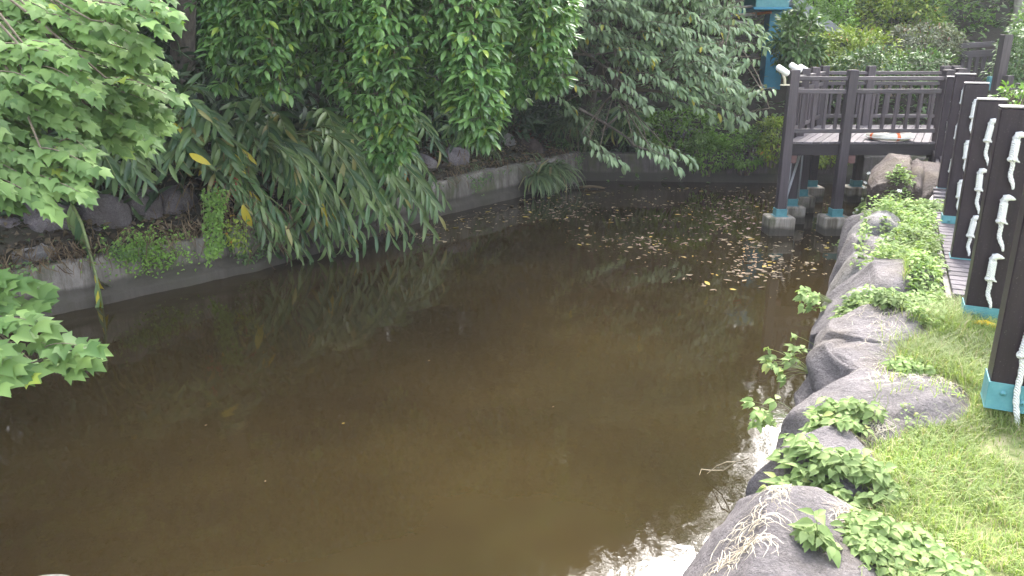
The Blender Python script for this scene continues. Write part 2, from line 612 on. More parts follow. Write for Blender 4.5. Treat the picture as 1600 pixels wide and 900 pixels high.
def water_mat():
    m, nt, b = new_mat('pond_water')
    n1 = N(nt, 'ShaderNodeTexNoise', Scale=.35, Detail=4.0, Roughness=.55)
    nt.links.new(worldpos(nt), n1.inputs['Vector'])
    r = ramp(nt, [(.35, (.0190, .0132, .0054)), (.65, (.031, .0222, .0082))])
    nt.links.new(n1.outputs[0], r.inputs[0])
    nt.links.new(r.outputs[0], b.inputs['Base Color'])
    b.inputs['Roughness'].default_value = .035
    b.inputs['IOR'].default_value = 1.333
    # fine ripples plus slow swell
    n2 = N(nt, 'ShaderNodeTexNoise', Scale=7.0, Detail=4.0, Roughness=.5)
    nt.links.new(worldpos(nt, (1, .8, 1)), n2.inputs['Vector'])
    n3 = N(nt, 'ShaderNodeTexNoise', Scale=1.1, Detail=2.0)
    nt.links.new(worldpos(nt), n3.inputs['Vector'])
    n4 = N(nt, 'ShaderNodeTexNoise', Scale=.22, Detail=2.0)
    nt.links.new(worldpos(nt), n4.inputs['Vector'])
    r4 = ramp(nt, [(.4, (.25, .25, .25)), (.62, (1, 1, 1))])
    nt.links.new(n4.outputs[0], r4.inputs[0])
    mu = N(nt, 'ShaderNodeMath', operation='MULTIPLY')
    nt.links.new(n2.outputs[0], mu.inputs[0]); nt.links.new(r4.outputs[0], mu.inputs[1])
    mu2 = N(nt, 'ShaderNodeMath', operation='MULTIPLY_ADD')
    nt.links.new(n3.outputs[0], mu2.inputs[0]); mu2.inputs[1].default_value = .8
    nt.links.new(mu.outputs[0], mu2.inputs[2])
    bump(nt, b, mu2.outputs[0], .36, .005)
    return m


M['water'] = water_mat()

# ------------------------------------------------------------------ leaf templates (unit length, +Y tip, +Z up face)


def strip_leaf(prof, fold=.12, droop=.25, twist=0.0, wav=0.0):
    """prof: list of (t, halfwidth)"""
    V = []; F = []
    ang = 0.0; y = z = 0.0; tp = 0.0
    for i, (t, w) in enumerate(prof):
        dt = t - tp
        am = droop * (t + tp) / 2 * 2
        y += dt * math.cos(am); z -= dt * math.sin(am)
        tp = t
        tw = twist * t
        wv = wav * math.sin(t * 19)
        for sx in (-1, 0, 1):
            x = sx * w
            zz = abs(sx) * w * fold * 2 + sx * wv * w
            V.append((x * math.cos(tw), y, z + zz + x * math.sin(tw)))
    n = len(prof)
    for i in range(n - 1):
        a = 3 * i
        for k in (0, 1):
            F += [(a + k, a + k + 1, a + k + 4), (a + k, a + k + 4, a + k + 3)]
    V = np.array(V)
    F = np.array([f for f in F])
    # drop degenerate triangles at zero-width ends
    keep = []
    for f in F:
        a, b_, c = V[f[0]], V[f[1]], V[f[2]]
        if np.linalg.norm(np.cross(b_ - a, c - a)) > 1e-7: keep.append(f)
    return V, np.array(keep)


ELL = [(0, .008), (.12, .08), (.32, .15), (.55, .17), (.78, .115), (1, 0)]
OVATE = [(0, .01), (.10, .16), (.28, .27), (.5, .25), (.75, .13), (1, 0)]
LANCE = [(0, .012), (.10, .046), (.28, .086), (.5, .098), (.72, .082), (.88, .046), (1, 0)]
SIMPLE = [(0, .01), (.35, .20), (.7, .16), (1, 0)]
GRASSY = [(0, .020), (.4, .020), (.75, .013), (1, 0)]


def lobed_leaf(fold=.10, droop=.3, asym=0.0, cup=0.0):
    R_ = [(.20, -.09), (.44, .04), (.47, .26), (.60, .60), (.33, .50), (.19, .72)]
    mid = [(0, 0), (0, .34), (0, .66), (0, 1.04)]
    V = [(0, y) for _, y in mid]
    V = [(x, y) for x, y in mid] + [(x * (1 + asym), y) for x, y in R_] + [(-x * (1 - asym), y) for x, y in R_]
    V3 = []
    for x, y in V:
        z = abs(x) * fold * 2 - droop * y * y * .6 - cup * x * x
        V3.append((x, y, z))
    T = [(0, 4, 5), (0, 5, 1), (1, 5, 6), (1, 6, 8), (6, 7, 8), (1, 8, 2), (2, 8, 9), (2, 9, 3)]
    F = [t for t in T]
    for t in T:
        F.append(tuple((a + 6 if a >= 4 else a) for a in (t[0], t[2], t[1])))
    return np.array(V3), np.array(F)


T_LOBED = [lobed_leaf(.10, .35, .06, .3), lobed_leaf(.02, .6, -.08, .5), lobed_leaf(-.06, .2, .1, .2), lobed_leaf(.2, .5, 0, 0)]
T_ELL = [strip_leaf(ELL, .22, .25), strip_leaf(ELL, .12, .5, .3), strip_leaf(ELL, .3, .1, -.3)]
T_LANCE = [strip_leaf(LANCE, .3, .2), strip_leaf(LANCE, .2, .45, .4), strip_leaf(LANCE, .35, .1, -.3), strip_leaf(LANCE, .15, .7, -.5, .2)]
T_OV = [strip_leaf(OVATE, .2, .3), strip_leaf(OVATE, .1, .5, .2), strip_leaf(OVATE, .3, .15, -.2)]
T_SIMPLE = [strip_leaf(SIMPLE, .2, .3), strip_leaf(SIMPLE, .1, .5, .3)]
T_GRASS = [strip_leaf(GRASSY, .2, .9), strip_leaf(GRASSY, .1, 1.4, .4), strip_leaf(GRASSY, .2, .4)]


def rv(k=1.0):
    return Vector((U(-1, 1), U(-1, 1), U(-1, 1))) * k


class Leaves:
    """collects leaf placements; the largest in view become objects, the rest one joined part"""

    def __init__(s, tmpl):
        s.t = tmpl; s.L = []

    def add(s, p, d, n, size, k=None):
        d = d.normalized()
        z = n - d * n.dot(d)
        if z.length < 1e-3: z = Vector((.1, .2, 1)) - d * d.z
        z.normalize()
        x = d.cross(z)
        s.L.append((rnd.randrange(len(s.t)) if k is None else k, p.copy(), x, d, z, size))

    def finish(s, parent, mat, name='leaf', cap=300, minpx=10.0, rest='foliage'):
        if not s.L: return
        base = parent.location.copy() if parent else Vector((0, 0, 0))
        fwd = Vector((0, math.cos(TH), -math.sin(TH))); up = Vector((0, math.sin(TH), math.cos(TH)))
        C0 = Vector((0, 0, CAMZ))
        sc = []
        for i, l in enumerate(s.L):
            v = l[1] - C0
            dz = v.dot(fwd)
            if dz < .3: continue
            px = 800 + FPX * v.x / dz; py = 450 - FPX * v.dot(up) / dz
            if -10 < px < 1610 and -10 < py < 910:
                a = l[5] * FPX / dz
                if a >= minpx: sc.append((dz - l[5] * 2, i))
        sc.sort()
        pick = set(i for _, i in sc[:cap])
        if pick:
            # one bent mesh per template, shared
            if not hasattr(s, 'me'):
                s.me = [mesh_np(name, V, F, mat, True) for V, F in s.t]
            for i in sorted(pick):
                k, p, x, d, z, size = s.L[i]
                o = bpy.data.objects.new(name, s.me[k])
                COL.objects.link(o)
                Mx = Matrix(((x.x, d.x, z.x, 0), (x.y, d.y, z.y, 0), (x.z, d.z, z.z, 0), (0, 0, 0, 1)))
                o.parent = parent
                o.matrix_basis = Matrix.Translation(p - base) @ Mx @ Matrix.Scale(size, 4)
        restl = [l for i, l in enumerate(s.L) if i not in pick]
        if restl:
            VV = []; FF = []; n = 0
            for k in range(len(s.t)):
                sub = [l for l in restl if l[0] == k]
                if not sub: continue
                V, F = s.t[k]
                A = np.array([[tuple(l[2] * l[5]), tuple(l[3] * l[5]), tuple(l[4] * l[5])] for l in sub])  # m,3(axis),3
                P = np.array([tuple(l[1] - base) for l in sub])
                W = np.einsum('va,mac->mvc', V, A) + P[:, None, :]
                f = F[None] + (np.arange(len(sub)) * len(V))[:, None, None] + n
                VV.append(W.reshape(-1, 3)); FF.append(f.reshape(-1, 3)); n += len(sub) * len(V)
            o = obj(rest, mesh_np(rest, np.concatenate(VV), np.concatenate(FF), mat, True), parent)
            o['kind'] = 'stuff'
            return o


def curve(a, b, sag=0.0, n=6, bow=None):
    a = Vector(a); b = Vector(b)
    out = []
    for i in range(n + 1):
        t = i / n
        p = a.lerp(b, t)
        p.z -= sag * 4 * t * (1 - t)
        if bow is not None: p += bow * (4 * t * (1 - t))
        out.append(p)
    return out


VIEW = Vector((0, -1, .35)).normalized()
UP = Vector((0, 0, 1))


def tier(ls, tw, a, b, n, size, spread=.85, droop=.35, face=.5, jit=.25, r=.006, sag=-.05):
    """a leafy twig from a to b, leaves alternate and overlap like shingles"""
    pts = curve(a, b, sag, 6, rv(.03))
    if tw: tw.tube(pts, [r * (1 - .7 * i / 6) for i in range(7)], 4, False)
    ax = (Vector(b) - Vector(a)).normalized()
    side = ax.cross(UP)
    if side.length < .1: side = Vector((1, 0, 0))
    side.normalize()
    for i in range(n):
        t = ((i + .8) / n) ** .8
        j = min(5, int(t * 6)); q = t * 6 - j
        p = pts[j].lerp(pts[j + 1], min(1, q))
        sg = 1 if i % 2 else -1
        w = spread * (1.15 - .75 * t)
        d = (ax * (.35 + .65 * t) + side * sg * w - UP * droop + rv(jit)).normalized()
        nn = UP * 1.0 + VIEW * face + ax * .25 + rv(jit)
        ls.add(p + d * size * U(.25, .5), d, nn, size * U(.75, 1.15))


def whorl(ls, p, ax, k, size, droop=.5, open_=.9, jit=.25):
    ax = ax.normalized()
    a = ax.cross(Vector((.3, .5, .8))).normalized(); b = ax.cross(a)
    ph = U(0, 6.28)
    for i in range(k):
        an = ph + i * 6.283 / k + U(-.3, .3)
        rad = a * math.cos(an) + b * math.sin(an)
        d = (ax * U(.35, .8) + rad * open_ - UP * droop + rv(jit)).normalized()
        nn = UP + VIEW * .5 + rad * .3 + rv(.4)
        ls.add(p + d * size * .12, d, nn, size * U(.75, 1.15))


def cloud(ls, c, rad, n_cl, per, size, cl_r=.3, up=.35, down=.2, shell=.75, jit=.5, squash=1.0):
    """sub-clumps of leaves spread over an ellipsoid"""
    c = Vector(c); rad = Vector(rad)
    for i in range(n_cl):
        v = rv().normalized() if True else None
        k = U(shell, 1.02) if rnd.random() < .8 else U(.2, shell)
        q = Vector((v.x * rad.x, v.y * rad.y, v.z * rad.z)) * k
        cc = c + q
        out = v
        cr = cl_r * U(.6, 1.3)
        for j in range(per):
            w = rv()
            while w.length > 1: w = rv()
            p = cc + Vector((w.x, w.y, w.z * .7)) * cr
            d = (out * .6 + w * .7 + UP * U(-down, up) + rv(jit)).normalized()
            nn = UP * .9 + out * .5 + rv(.35)
            ls.add(p, d, nn, size * U(.65, 1.2))


def trunk_tube(mb, pts, r0, r1, n=10):
    pts = [Vector(p) for p in pts]
    out = []
    # smooth subdivision
    for i in range(len(pts) - 1):
        p0 = pts[max(i - 1, 0)]; p1 = pts[i]; p2 = pts[i + 1]; p3 = pts[min(i + 2, len(pts) - 1)]
        for k in range(5):
            t = k / 5
            out.append(.5 * ((2 * p1) + (p2 - p0) * t + (2 * p0 - 5 * p1 + 4 * p2 - p3) * t * t + (3 * p1 - p0 - 3 * p2 + p3) * t ** 3))
    out.append(pts[-1])
    m = len(out)
    rr = [(r0 + (r1 - r0) * (i / (m - 1)) ** .8) * (1 + .08 * noise.noise(out[i] * 3)) for i in range(m)]
    mb.tube(out, rr, n)
    return out


# ------------------------------------------------------------------ terrain
LW = [(-13.0, 1.2), (-9.3, 5.1), (-5.83, 8.95), (-3.84, 11.04), (-1.44, 15.01), (1.74, 19.2)]   # left wall waterline
BW = [(1.74, 19.2), (4.21, 19.05), (6.46, 18.85), (9.9, 18.4)]
RB = [(9.9, 18.4)] + [tuple(bank(s, .45).xy) for s in (11.5, 8.5, 5.5, 2.5, 0, -2.0)]
NB = [RB[-1], (-1.0, 1.6), (-13.0, 1.2)]
POLY = LW + BW[1:] + RB[1:] + NB[1:-1]


def inside(x, y):
    c = False
    n = len(POLY)
    j = n - 1
    for i in range(n):
        xi, yi = POLY[i]; xj, yj = POLY[j]
        if (yi > y) != (yj > y) and x < (xj - xi) * (y - yi) / (yj - yi) + xi: c = not c
        j = i
    return c


def dist_line(L, x, y):
    best = 1e9
    for i in range(len(L) - 1):
        ax, ay = L[i]; bx, by = L[i + 1]
        dx, dy = bx - ax, by - ay
        t = max(0, min(1, ((x - ax) * dx + (y - ay) * dy) / (dx * dx + dy * dy)))
        d = math.hypot(x - ax - t * dx, y - ay - t * dy)
        best = min(best, d)
    return best


def land(x, y):
    dl = dist_line(LW, x, y); db = dist_line(BW, x, y); dr = dist_line(RB, x, y); dn = dist_line(NB, x, y)
    nz = fbm((x, y, 0), .5, 4)
    if y > 18.6: dr += 3 * (y - 18.6)
    zl = .50 + min(8.0, .55 * dl) + nz * .35 * min(1, dl)
    zb = .55 + min(8.0, .50 * max(0, db - .3)) + nz * .3 * min(1, db)
    zr = .66 + .36 * smoothstep(0, .55, dr) + nz * .03
    # far right rises into a planted slope
    t_ = (x - 1.14) * .899 - (y - 4.08) * .438
    zr += max(0, min(4.0, (t_ - 4.2) * .45)) + nz * .2 * min(1, max(0, t_ - 4))
    zn = .2 + .84 * smoothstep(0, .8, dn)
    if min(dl, db) < .32 and dr > .9: return -.4
    w = [1 / (d + .05) ** 4 for d in (dl, db, dr, dn)]
    z = sum(a * b for a, b in zip(w, (zl, zb, zr, zn))) / sum(w)
    return z


def ground_h(x, y):
    if inside(x, y):
        d = min(dist_line(LW, x, y), dist_line(BW, x, y), dist_line(RB, x, y), dist_line(NB, x, y))
        return -.05 - 1.0 * smoothstep(0, .6, d)
    return land(x, y)


def axis_vals(lo, hi, step, far):
    v = list(np.arange(lo, hi + 1e-6, step))
    a = []; d = step; x = hi
    while x < far:
        d *= 1.35; x += d; a.append(x)
    b = []; d = step; x = lo
    while x > -far:
        d *= 1.35; x -= d; b.append(x)
    return b[::-1] + v + a


gx = axis_vals(-13, 16, .2, 400); gy = axis_vals(-1, 27, .2, 400)
GV = [(x, y, ground_h(x, y) if abs(x) < 60 and -40 < y < 70 else 5.0 if y > 10 or x < -12 else 1.04) for y in gy for x in gx]
GF = []
nx = len(gx)
for j in range(len(gy) - 1):
    for i in range(nx - 1):
        a = j * nx + i
        GF += [(a, a + 1, a + nx + 1), (a, a + nx + 1, a + nx)]
ground = obj('ground', mesh_np('ground', GV, GF, M['soil'], True))
tag(ground, kind='structure')
ground['label'] = 'earth banks and grassed ground round the pond'

wm = MB()
wm.add([(-14, .8, 0), (10.5, .8, 0), (10.5, 20, 0), (-14, 20, 0)], [(0, 1, 2), (0, 2, 3)])
water = wm.build('water', M['water'])
tag(water, kind='structure')
water['label'] = 'brown murky pond water reflecting the trees'

# ------------------------------------------------------------------ retaining walls


def sweep_wall(name, line, prof_fn, mat, label, step=.07):
    L = [Vector((x, y, 0)) for x, y in line]
    pts = []
    for i in range(len(L) - 1):
        n = max(1, int((L[i + 1] - L[i]).length / step))
        for k in range(n): pts.append(L[i].lerp(L[i + 1], k / n))
    pts.append(L[-1])
    V = []; F = []
    tot = len(pts)
    for i, p in enumerate(pts):
        d = (pts[min(i + 3, tot - 1)] - pts[max(i - 3, 0)]).normalized()
        o = Vector((-d.y, d.x, 0))       # outwards, away from the pond (lines run clockwise seen from above)
        prof = prof_fn(i / (tot - 1))
        for (w, z) in prof:
            q = p + o * w
            q.z = z
            k = fbm((q.x, q.y, z * 1.2), 1.5, 4)
            q += o * (k * .10 + fbm((q.x, q.y, z), 6.0, 3) * .035)
            q.z += (fbm((q.x, q.y, 9), .8, 3) * .10 + fbm((q.x, q.y, 4), 4.0, 2) * .05) if z > .2 else 0
            V.append(q)
    m = len(prof)
    for i in range(tot - 1):
        for k in range(m - 1):
            a = i * m + k
            F += [(a, a + m, a + m + 1), (a, a + m + 1, a + 1)]
    root = empty(name, (line[2][0], line[2][1], 0), label, 'wall')
    me = mesh_np('wall', np.array([tuple(v - root.location) for v in V]), F, mat, True)
    obj('wall_face', me, root)
    return root


def left_prof(t):
    h = .48 + .22 * t
    return [(-.10, -1.1), (-.10, .10), (-.085, .13), (-.02, .15), (.0, .2), (.005, h * .4), (.01, h * .55), (.015, h * .75), (.02, h - .04), (.05, h), (.2, h + .01), (.45, h - .03), (.5, .1)]


def back_prof(t):
    return [(-.05, -1.1), (-.05, .14), (-.03, .17), (.0, .3), (.0, .62), (.03, .66), (.35, .66), (.4, .1)]


w1 = sweep_wall('retaining_wall', LW, left_prof, M['concrete'], 'stained concrete retaining wall along the left edge of the pond under the hanging plants')
w2 = sweep_wall('retaining_wall', BW, back_prof, M['concrete_dark'], 'dark low concrete wall closing the far end of the pond')

# ------------------------------------------------------------------ rocks
ROCKS = []


def ico(sub):
    import bmesh
    bm = bmesh.new()
    bmesh.ops.create_icosphere(bm, subdivisions=sub, radius=1)
    bm.verts.index_update()
    V = [v.co.copy() for v in bm.verts]
    F = [tuple(v.index for v in f.verts) for f in bm.faces]
    bm.free()
    return V, F


ICO = {k: ico(k) for k in (2, 3, 4, 5, 6)}


def rock(c, half, ax, mat, label, sub=5, p=3.2, rough=.10, seed=0, tilt=(0, 0), group=None, ledge=0.0, name='boulder', crack=None):
    """superellipsoid block with weathered noise; ax = direction of its local Y (along the bank)"""
    V, F = ICO[sub]
    ax = Vector(ax).normalized()
    rx = Vector((ax.y, -ax.x, 0))
    out = []
    h = Vector(half)
    qr = random.Random(int(seed * 13) + 5)
    planes = []
    for i in range(15):
        pn = Vector((qr.uniform(-1, 1), qr.uniform(-1, 1), qr.uniform(-.5, 1))).normalized()
        planes.append((pn, qr.uniform(.92, 1.12)))
    for v in V:
        m = (abs(v.x) ** p + abs(v.y) ** p + abs(v.z) ** p) ** (1 / p)
        q = v / m
        for (pn, pd) in planes:
            ex = q.dot(pn) - pd
            if ex > 0: q = q - pn * (ex * .98)
        # asymmetric warps
        sx = Vector((seed * 3.7, seed * 1.3, seed * 5.1))
        low = Vector((noise.noise(q * .9 + sx), noise.noise(q * .9 + sx + Vector((9, 0, 0))), noise.noise(q * .9 + sx + Vector((0, 9, 0)))))
        q = q + low * rough * 1.3
        w = Vector((q.x * h.x, q.y * h.y, q.z * h.z))
        n1 = fbm(w + sx, 1.8, 5)
        ridge = 1 - abs(noise.noise(w * 3.2 + sx)) * 2
        k = n1 * rough * 1.1 + ridge * rough * .30
        w += v * k * min(h) * 1.4
        if ledge:
            w.z += ledge * math.tanh(6 * math.sin(w.z * 13 + w.x * 1.5 + noise.noise(w * 1.2) * 2)) * .05
            w += Vector((v.x, v.y, 0)) * ledge * .05 * math.sin(w.z * 26 + noise.noise(w * 2) * 3)
        w.z += tilt[0] * w.x + tilt[1] * w.y
        if crack is not None:
            dd = w.x - crack + .12 * noise.noise(Vector((w.y * 3, w.z * 3, seed)))
            w -= v * .17 * math.exp(-(dd / .028) ** 2)
        out.append(rx * w.x + ax * w.y + Vector((0, 0, w.z)))
    me = mesh_np(name, [tuple(v) for v in out], F, mat, True)
    o = obj(name, me, None, c)
    tag(o, label, 'rock', group)
    ROCKS.append(o)
    return o


def bank_rock(s0, s1, t0, t1, ztop, zbot, mat, label, seed, **kw):
    s0 -= .10; s1 += .16; t0 -= .04; t1 += .10; ztop += .05
    c = bank((s0 + s1) / 2, (t0 + t1) / 2, (ztop + zbot) / 2)
    return rock(c, ((t1 - t0) / 2, (s1 - s0) / 2, (ztop - zbot) / 2), BS, mat, label, seed=seed, **kw)


GB = 'boulders edging the right bank'
bank_rock(-1.95, -.20, .14, 1.10, 1.06, -.6, M['rock'], 'huge smooth purplish boulder nearest the camera with dry grass lying on it', 1, sub=6, p=3.2, rough=.075, group=GB, tilt=(-.12, .02))
bank_rock(-.42, .36, .30, 1.22, .99, -.5, M['rock'], 'second nearest boulder, lying behind the huge smooth one', 2, sub=6, p=5.0, rough=.07, group=GB, tilt=(-.06, 0))
bank_rock(.22, 1.30, .36, 1.34, 1.06, -.5, M['rock'], 'broad flat-topped slab of rock reaching towards the nearest fence post', 3, sub=6, p=6.0, rough=.06, group=GB, tilt=(.0, .03), ledge=.35)
bank_rock(1.12, 2.0, .40, 1.26, .99, -.5, M['rock'], 'layered lower half of the stepped rock in the middle of the bank', 4, sub=6, p=5.5, rough=.06, group=GB, ledge=.6)
bank_rock(1.80, 2.72, .46, 1.26, 1.06, -.5, M['rock'], 'upper hump of the stepped rock in the middle of the bank', 5, sub=6, p=4.5, rough=.07, group=GB, ledge=.4)
bank_rock(2.55, 3.32, .50, 1.00, 1.0, -.5, M['rock_pale'], 'rock spotted white with lichen in front of the long dark slab', 6, sub=5, p=3.6, rough=.12, group=GB)
bank_rock(3.15, 4.12, .36, 1.38, 1.13, -.4, M['rock'], 'long smooth dark slab between two patches of leafy weeds', 7, sub=6, p=5.5, rough=.06, group=GB)
bank_rock(4.15, 5.05, .38, 1.05, 1.0, -.4, M['rock_pale'], 'low pale rock half covered with creeping weeds', 8, sub=5, p=5.0, rough=.07, group=GB)
bank_rock(5.0, 6.1, .34, .92, .96, -.4, M['rock'], 'grey rock at the water behind the low pale one', 9, sub=5, p=5.0, rough=.08, group=GB)
bank_rock(5.95, 7.1, .40, .98, 1.12, -.4, M['rock_pale'], 'rounded grey rock blotched white with lichen near the deck', 10, sub=5, p=2.5, rough=.12, group=GB)
bank_rock(7.25, 8.0, .30, 1.35, .99, -.3, M['rock'], 'flat grey kerb-like stone below the cracked brown boulder', 11, sub=4, p=5, rough=.04, group=GB)
# the large cracked boulder by the deck
bank_rock(8.15, 9.9, .55, 1.16, 1.50, .4, M['rock_brown'], 'tall brown boulder with a dark crack beside the deck post', 12, sub=6, p=3.6, rough=.11, group=GB, crack=.22)
bank_rock(8.25, 9.9, 1.10, 1.72, 1.40, .4, M['rock_brown'], 'square rust-stained boulder leaning against the fence end', 13, sub=5, p=4.5, rough=.06, group=GB)
# pale rock in the bottom left corner
p = atz(40, 905, .35)
rock((p.x, p.y - .12, .10), (.34, .2, .30), (0, 1, 0), M['rock_pale'], 'pale rock just showing in the bottom left corner of the view', 5, 2.6, .16, 21)

# rocks piled above the left wall
lw = [Vector((x, y, 0)) for x, y in LW]


def along(u, off, z=0.0):
    """point at distance u (m) along the left wall from its vertex 2, off metres behind it"""
    k = 2; rem = u
    while u < 0:
        d = (lw[2] - lw[1]).normalized()
        o = Vector((-d.y, d.x, 0))
        return lw[2] + d * u + o * off + Vector((0, 0, z))
    while k < len(lw) - 2 and rem > (lw[k + 1] - lw[k]).length:
        rem -= (lw[k + 1] - lw[k]).length; k += 1
    d = (lw[k + 1] - lw[k]).normalized()
    o = Vector((-d.y, d.x, 0))
    return lw[k] + d * rem + o * off + Vector((0, 0, z))


GL = 'rocks piled above the left wall'
p = atY(218, 332, 10.9)
rock((p.x, p.y + .1, p.z), (.27, .22, .30), (.6, .8, 0), M['rock_wet'], 'rounded purplish block above the wall left of the bright green vine', 4, 3.6, .08, 31, group=GL)
for (x, y, Y, hx, hz, lab, mt) in [
    (160, 335, 10.5, .34, .26, 'dark rock wedged left of the rounded purplish block', 'rock_wet'),
    (275, 320, 11.4, .28, .30, 'dark rock right of the rounded purplish block', 'rock_wet'),
    (75, 345, 10.0, .32, .28, 'dark rock under the lowest lobed leaves of the left tree', 'rock_wet'),
    (10, 375, 9.8, .30, .30, 'rock at the left edge of the view above the wall', 'rock_wet'),
    (275, 395, 11.15, .30, .20, 'pale flat stone over the wall behind the creeper', 'rock_pale'),
    (128, 372, 10.1, .22, .14, 'small flat rock sitting on the left wall top, left of the creeper', 'rock_wet'),
    (52, 398, 9.5, .26, .15, 'low rock on the wall top near the left edge', 'rock_pale'),
    (185, 366, 10.5, .20, .13, 'small rock on the wall top below the purplish block', 'rock_wet'),
    (232, 362, 10.9, .18, .13, 'small brown rock on the wall top right of the purplish block', 'rock_brown'),
    (120, 300, 11.2, .34, .28, 'dark rock higher up behind the lobed leaves', 'rock_wet'),
    (235, 285, 12.0, .34, .26, 'dark rock higher up above the purplish block', 'rock_wet'),
    (520, 345, 12.9, .3, .25, 'grey rock behind the hanging ginger leaves', 'rock_wet'),
    (655, 262, 16.0, .40, .25, 'grey rock above the wall behind the orange leaf', 'rock_wet'),
    (705, 250, 16.5, .38, .24, 'grey rock next to the red-brown dry litter', 'rock_wet'),
    (672, 283, 15.9, .22, .16, 'pale round stone on top of the wall', 'rock_pale'),
    (790, 232, 18.4, .20, .32, 'upright pale oval stone above the far end of the left wall', 'rock_pale'),
    (760, 240, 18.2, .42, .30, 'grey rock left of the upright oval stone', 'rock_wet'),
    (825, 238, 18.8, .35, .32, 'brown rock right of the upright oval stone', 'rock_brown'),
    (875, 225, 20.2, .5, .36, 'brown rock behind the strap-leaved tuft', 'rock_brown'),
    (1165, 218, 20.6, .55, .30, 'grey rock above the far wall among bright bushes', 'rock_wet'),
    (1060, 215, 20.4, .5, .30, 'grey rock above the far wall under the pale tree', 'rock_wet'),
    (1000, 222, 20.4, .5, .30, 'dark rock above the far wall behind low branches', 'rock_wet')]:
    p = atY(x, y, Y)
    rock((p.x, p.y, p.z), (hx, .3, hz), (.55, .83, 0), M[mt], lab, 4, 2.9, .12, x * .01 + y, group=GL)

# raycast surface for scattering
allV = [Vector(v) for v in GV]
bv_ground = BVHTree.FromPolygons(allV, GF)
bv_rocks = []
for o in ROCKS:
    vs = [v.co + o.location for v in o.data.vertices]
    fs = [tuple(p_.vertices) for p_ in o.data.polygons]
    bv_rocks.append((o, BVHTree.FromPolygons(vs, fs)))


def surf(x, y):
    """top surface point and normal, and whether it is rock"""
    o = Vector((x, y, 12)); d = Vector((0, 0, -1))
    best = bv_ground.ray_cast(o, d)
    bz, bn, isr = best[0].z, best[1], False
    for ob, b in bv_rocks:
        if abs(ob.location.x - x) > 2 or abs(ob.location.y - y) > 2: continue
        h = b.ray_cast(o, d)
        if h[0] is not None and h[0].z > bz: bz, bn, isr = h[0].z, h[1], True
    return bz, bn, isr


# ------------------------------------------------------------------ fence of thick posts with ropes
FD = Vector((.477, 1, 0)).normalized()          # along the fence
FN = Vector((FD.y, -FD.x, 0))                   # to the right, away from the pond
FRZ = math.atan2(-FD.x, FD.y)
ORD = ['nearest', 'second', 'third', 'fourth', 'fifth', 'sixth']


def bevel_box(size, mat, name, bev=.006, shift=(0, 0, 0)):
    m = MB(); m.box(shift, size, None, bev)
    V = np.concatenate(m.V); F = np.concatenate(m.F)
    return mesh_np(name, V, F, mat, False)


HP = 1.70
post_me = bevel_box((.24, .20, HP - .012), M['post_wood'], 'timber', .007, (.12, .10, HP / 2 - .006 + .004))
lit_top_me = bevel_box((.246, .206, .012), M['post_lit_top'], 'post_lit_top', .004, (.12, .10, HP + .004))  # added top slab carrying the painted light


def shoe_mesh(h=.17):
    m = MB()
    m.box((.12, -.006, h / 2), (.256, .008, h), None, .002)
    m.box((-.006, .10, h / 2), (.008, .22, h), None, .002)
    m.box((.246, .10, h / 2), (.008, .22, h), None, .002)
    m.box((.12, .1, .004), (.264, .222, .008), None, .002)
    return mesh_np('metal_shoe', np.concatenate(m.V), np.concatenate(m.F), M['teal_metal'])


shoe_me = shoe_mesh()
bv, bf = lathe([(0, .02), (.007, .019), (.012, .014), (.013, .004), (.018, 0)], 10)
bolt_me = mesh_np('bolt', [(a, -c - .010, b) for a, b, c in bv], bf, M['teal_metal'], True)


def rope_tie(loc, var, label):
    """rope end: a bend coming over to the right, a whipped sleeve, a collar knot and a twisted tail; local -Y faces out of the post"""
    r = empty('rope_tie', loc, label, 'rope', 'white rope ends tied to the fence posts', FRZ)
    q = random.Random(var)
    lean = q.uniform(-.012, .012)
    m = MB()
    # bend over the top, beak to the right
    pts = [Vector((lean, -.034, -.03)), Vector((lean - .004, -.040, .0)), Vector((lean + .003, -.046, .018)), Vector((lean + .022, -.042, .024)),
           Vector((lean + .045, -.036, .018)), Vector((lean + .060, -.028, .012)), Vector((lean + .072, -.020, .009))]
    m.tube(pts, [.022, .029, .031, .024, .016, .010, .004], 10)
    m.build('rope_bend', M['rope'], r, True)
    m = MB()
    pr = []
    zz = -.035
    pts = []; rr = []
    for i in range(15):
        pts.append(Vector((lean * (1 - i / 14), -.036, -.02 - i * .0095))); rr.append(.028 + (.0025 if i % 2 else -.0015))
    m.tube(pts, rr, 12)
    m.build('whipping', M['rope'], r, True)
    m = MB()
    bump_ = [Vector((math.cos(a) * .024, -.036 + math.sin(a) * .022, -.158 + .006 * math.sin(3 * a))) for a in [i * 2 * math.pi / 12 for i in range(13)]]
    m.tube(bump_, .013, 7, False)
    m.tube([Vector((.015, -.045, -.162)), Vector((.04, -.05, -.172)), Vector((.048, -.045, -.178))], [.010, .008, .003], 6)
    m.build('knot', M['rope'], r, True)
    m = MB()
    L = q.uniform(.19, .25) if var != 2 else .50; bend = q.uniform(.015, .05); pts = []; rr = []
    n = 16
    for i in range(n + 1):
        t = i / n
        pts.append(Vector((bend * (t ** 1.6) + .006 * math.sin(t * 9), -.032 + .010 * math.sin(t * 4), -.165 - L * t)))
        rr.append((.0160 + (.0022 if i % 2 else -.0012)) * (1 - .55 * max(0, t - .72) / .28))
    m.tube(pts, rr, 9)
    m.build('rope_tail', M['rope'], r, True)
    return r


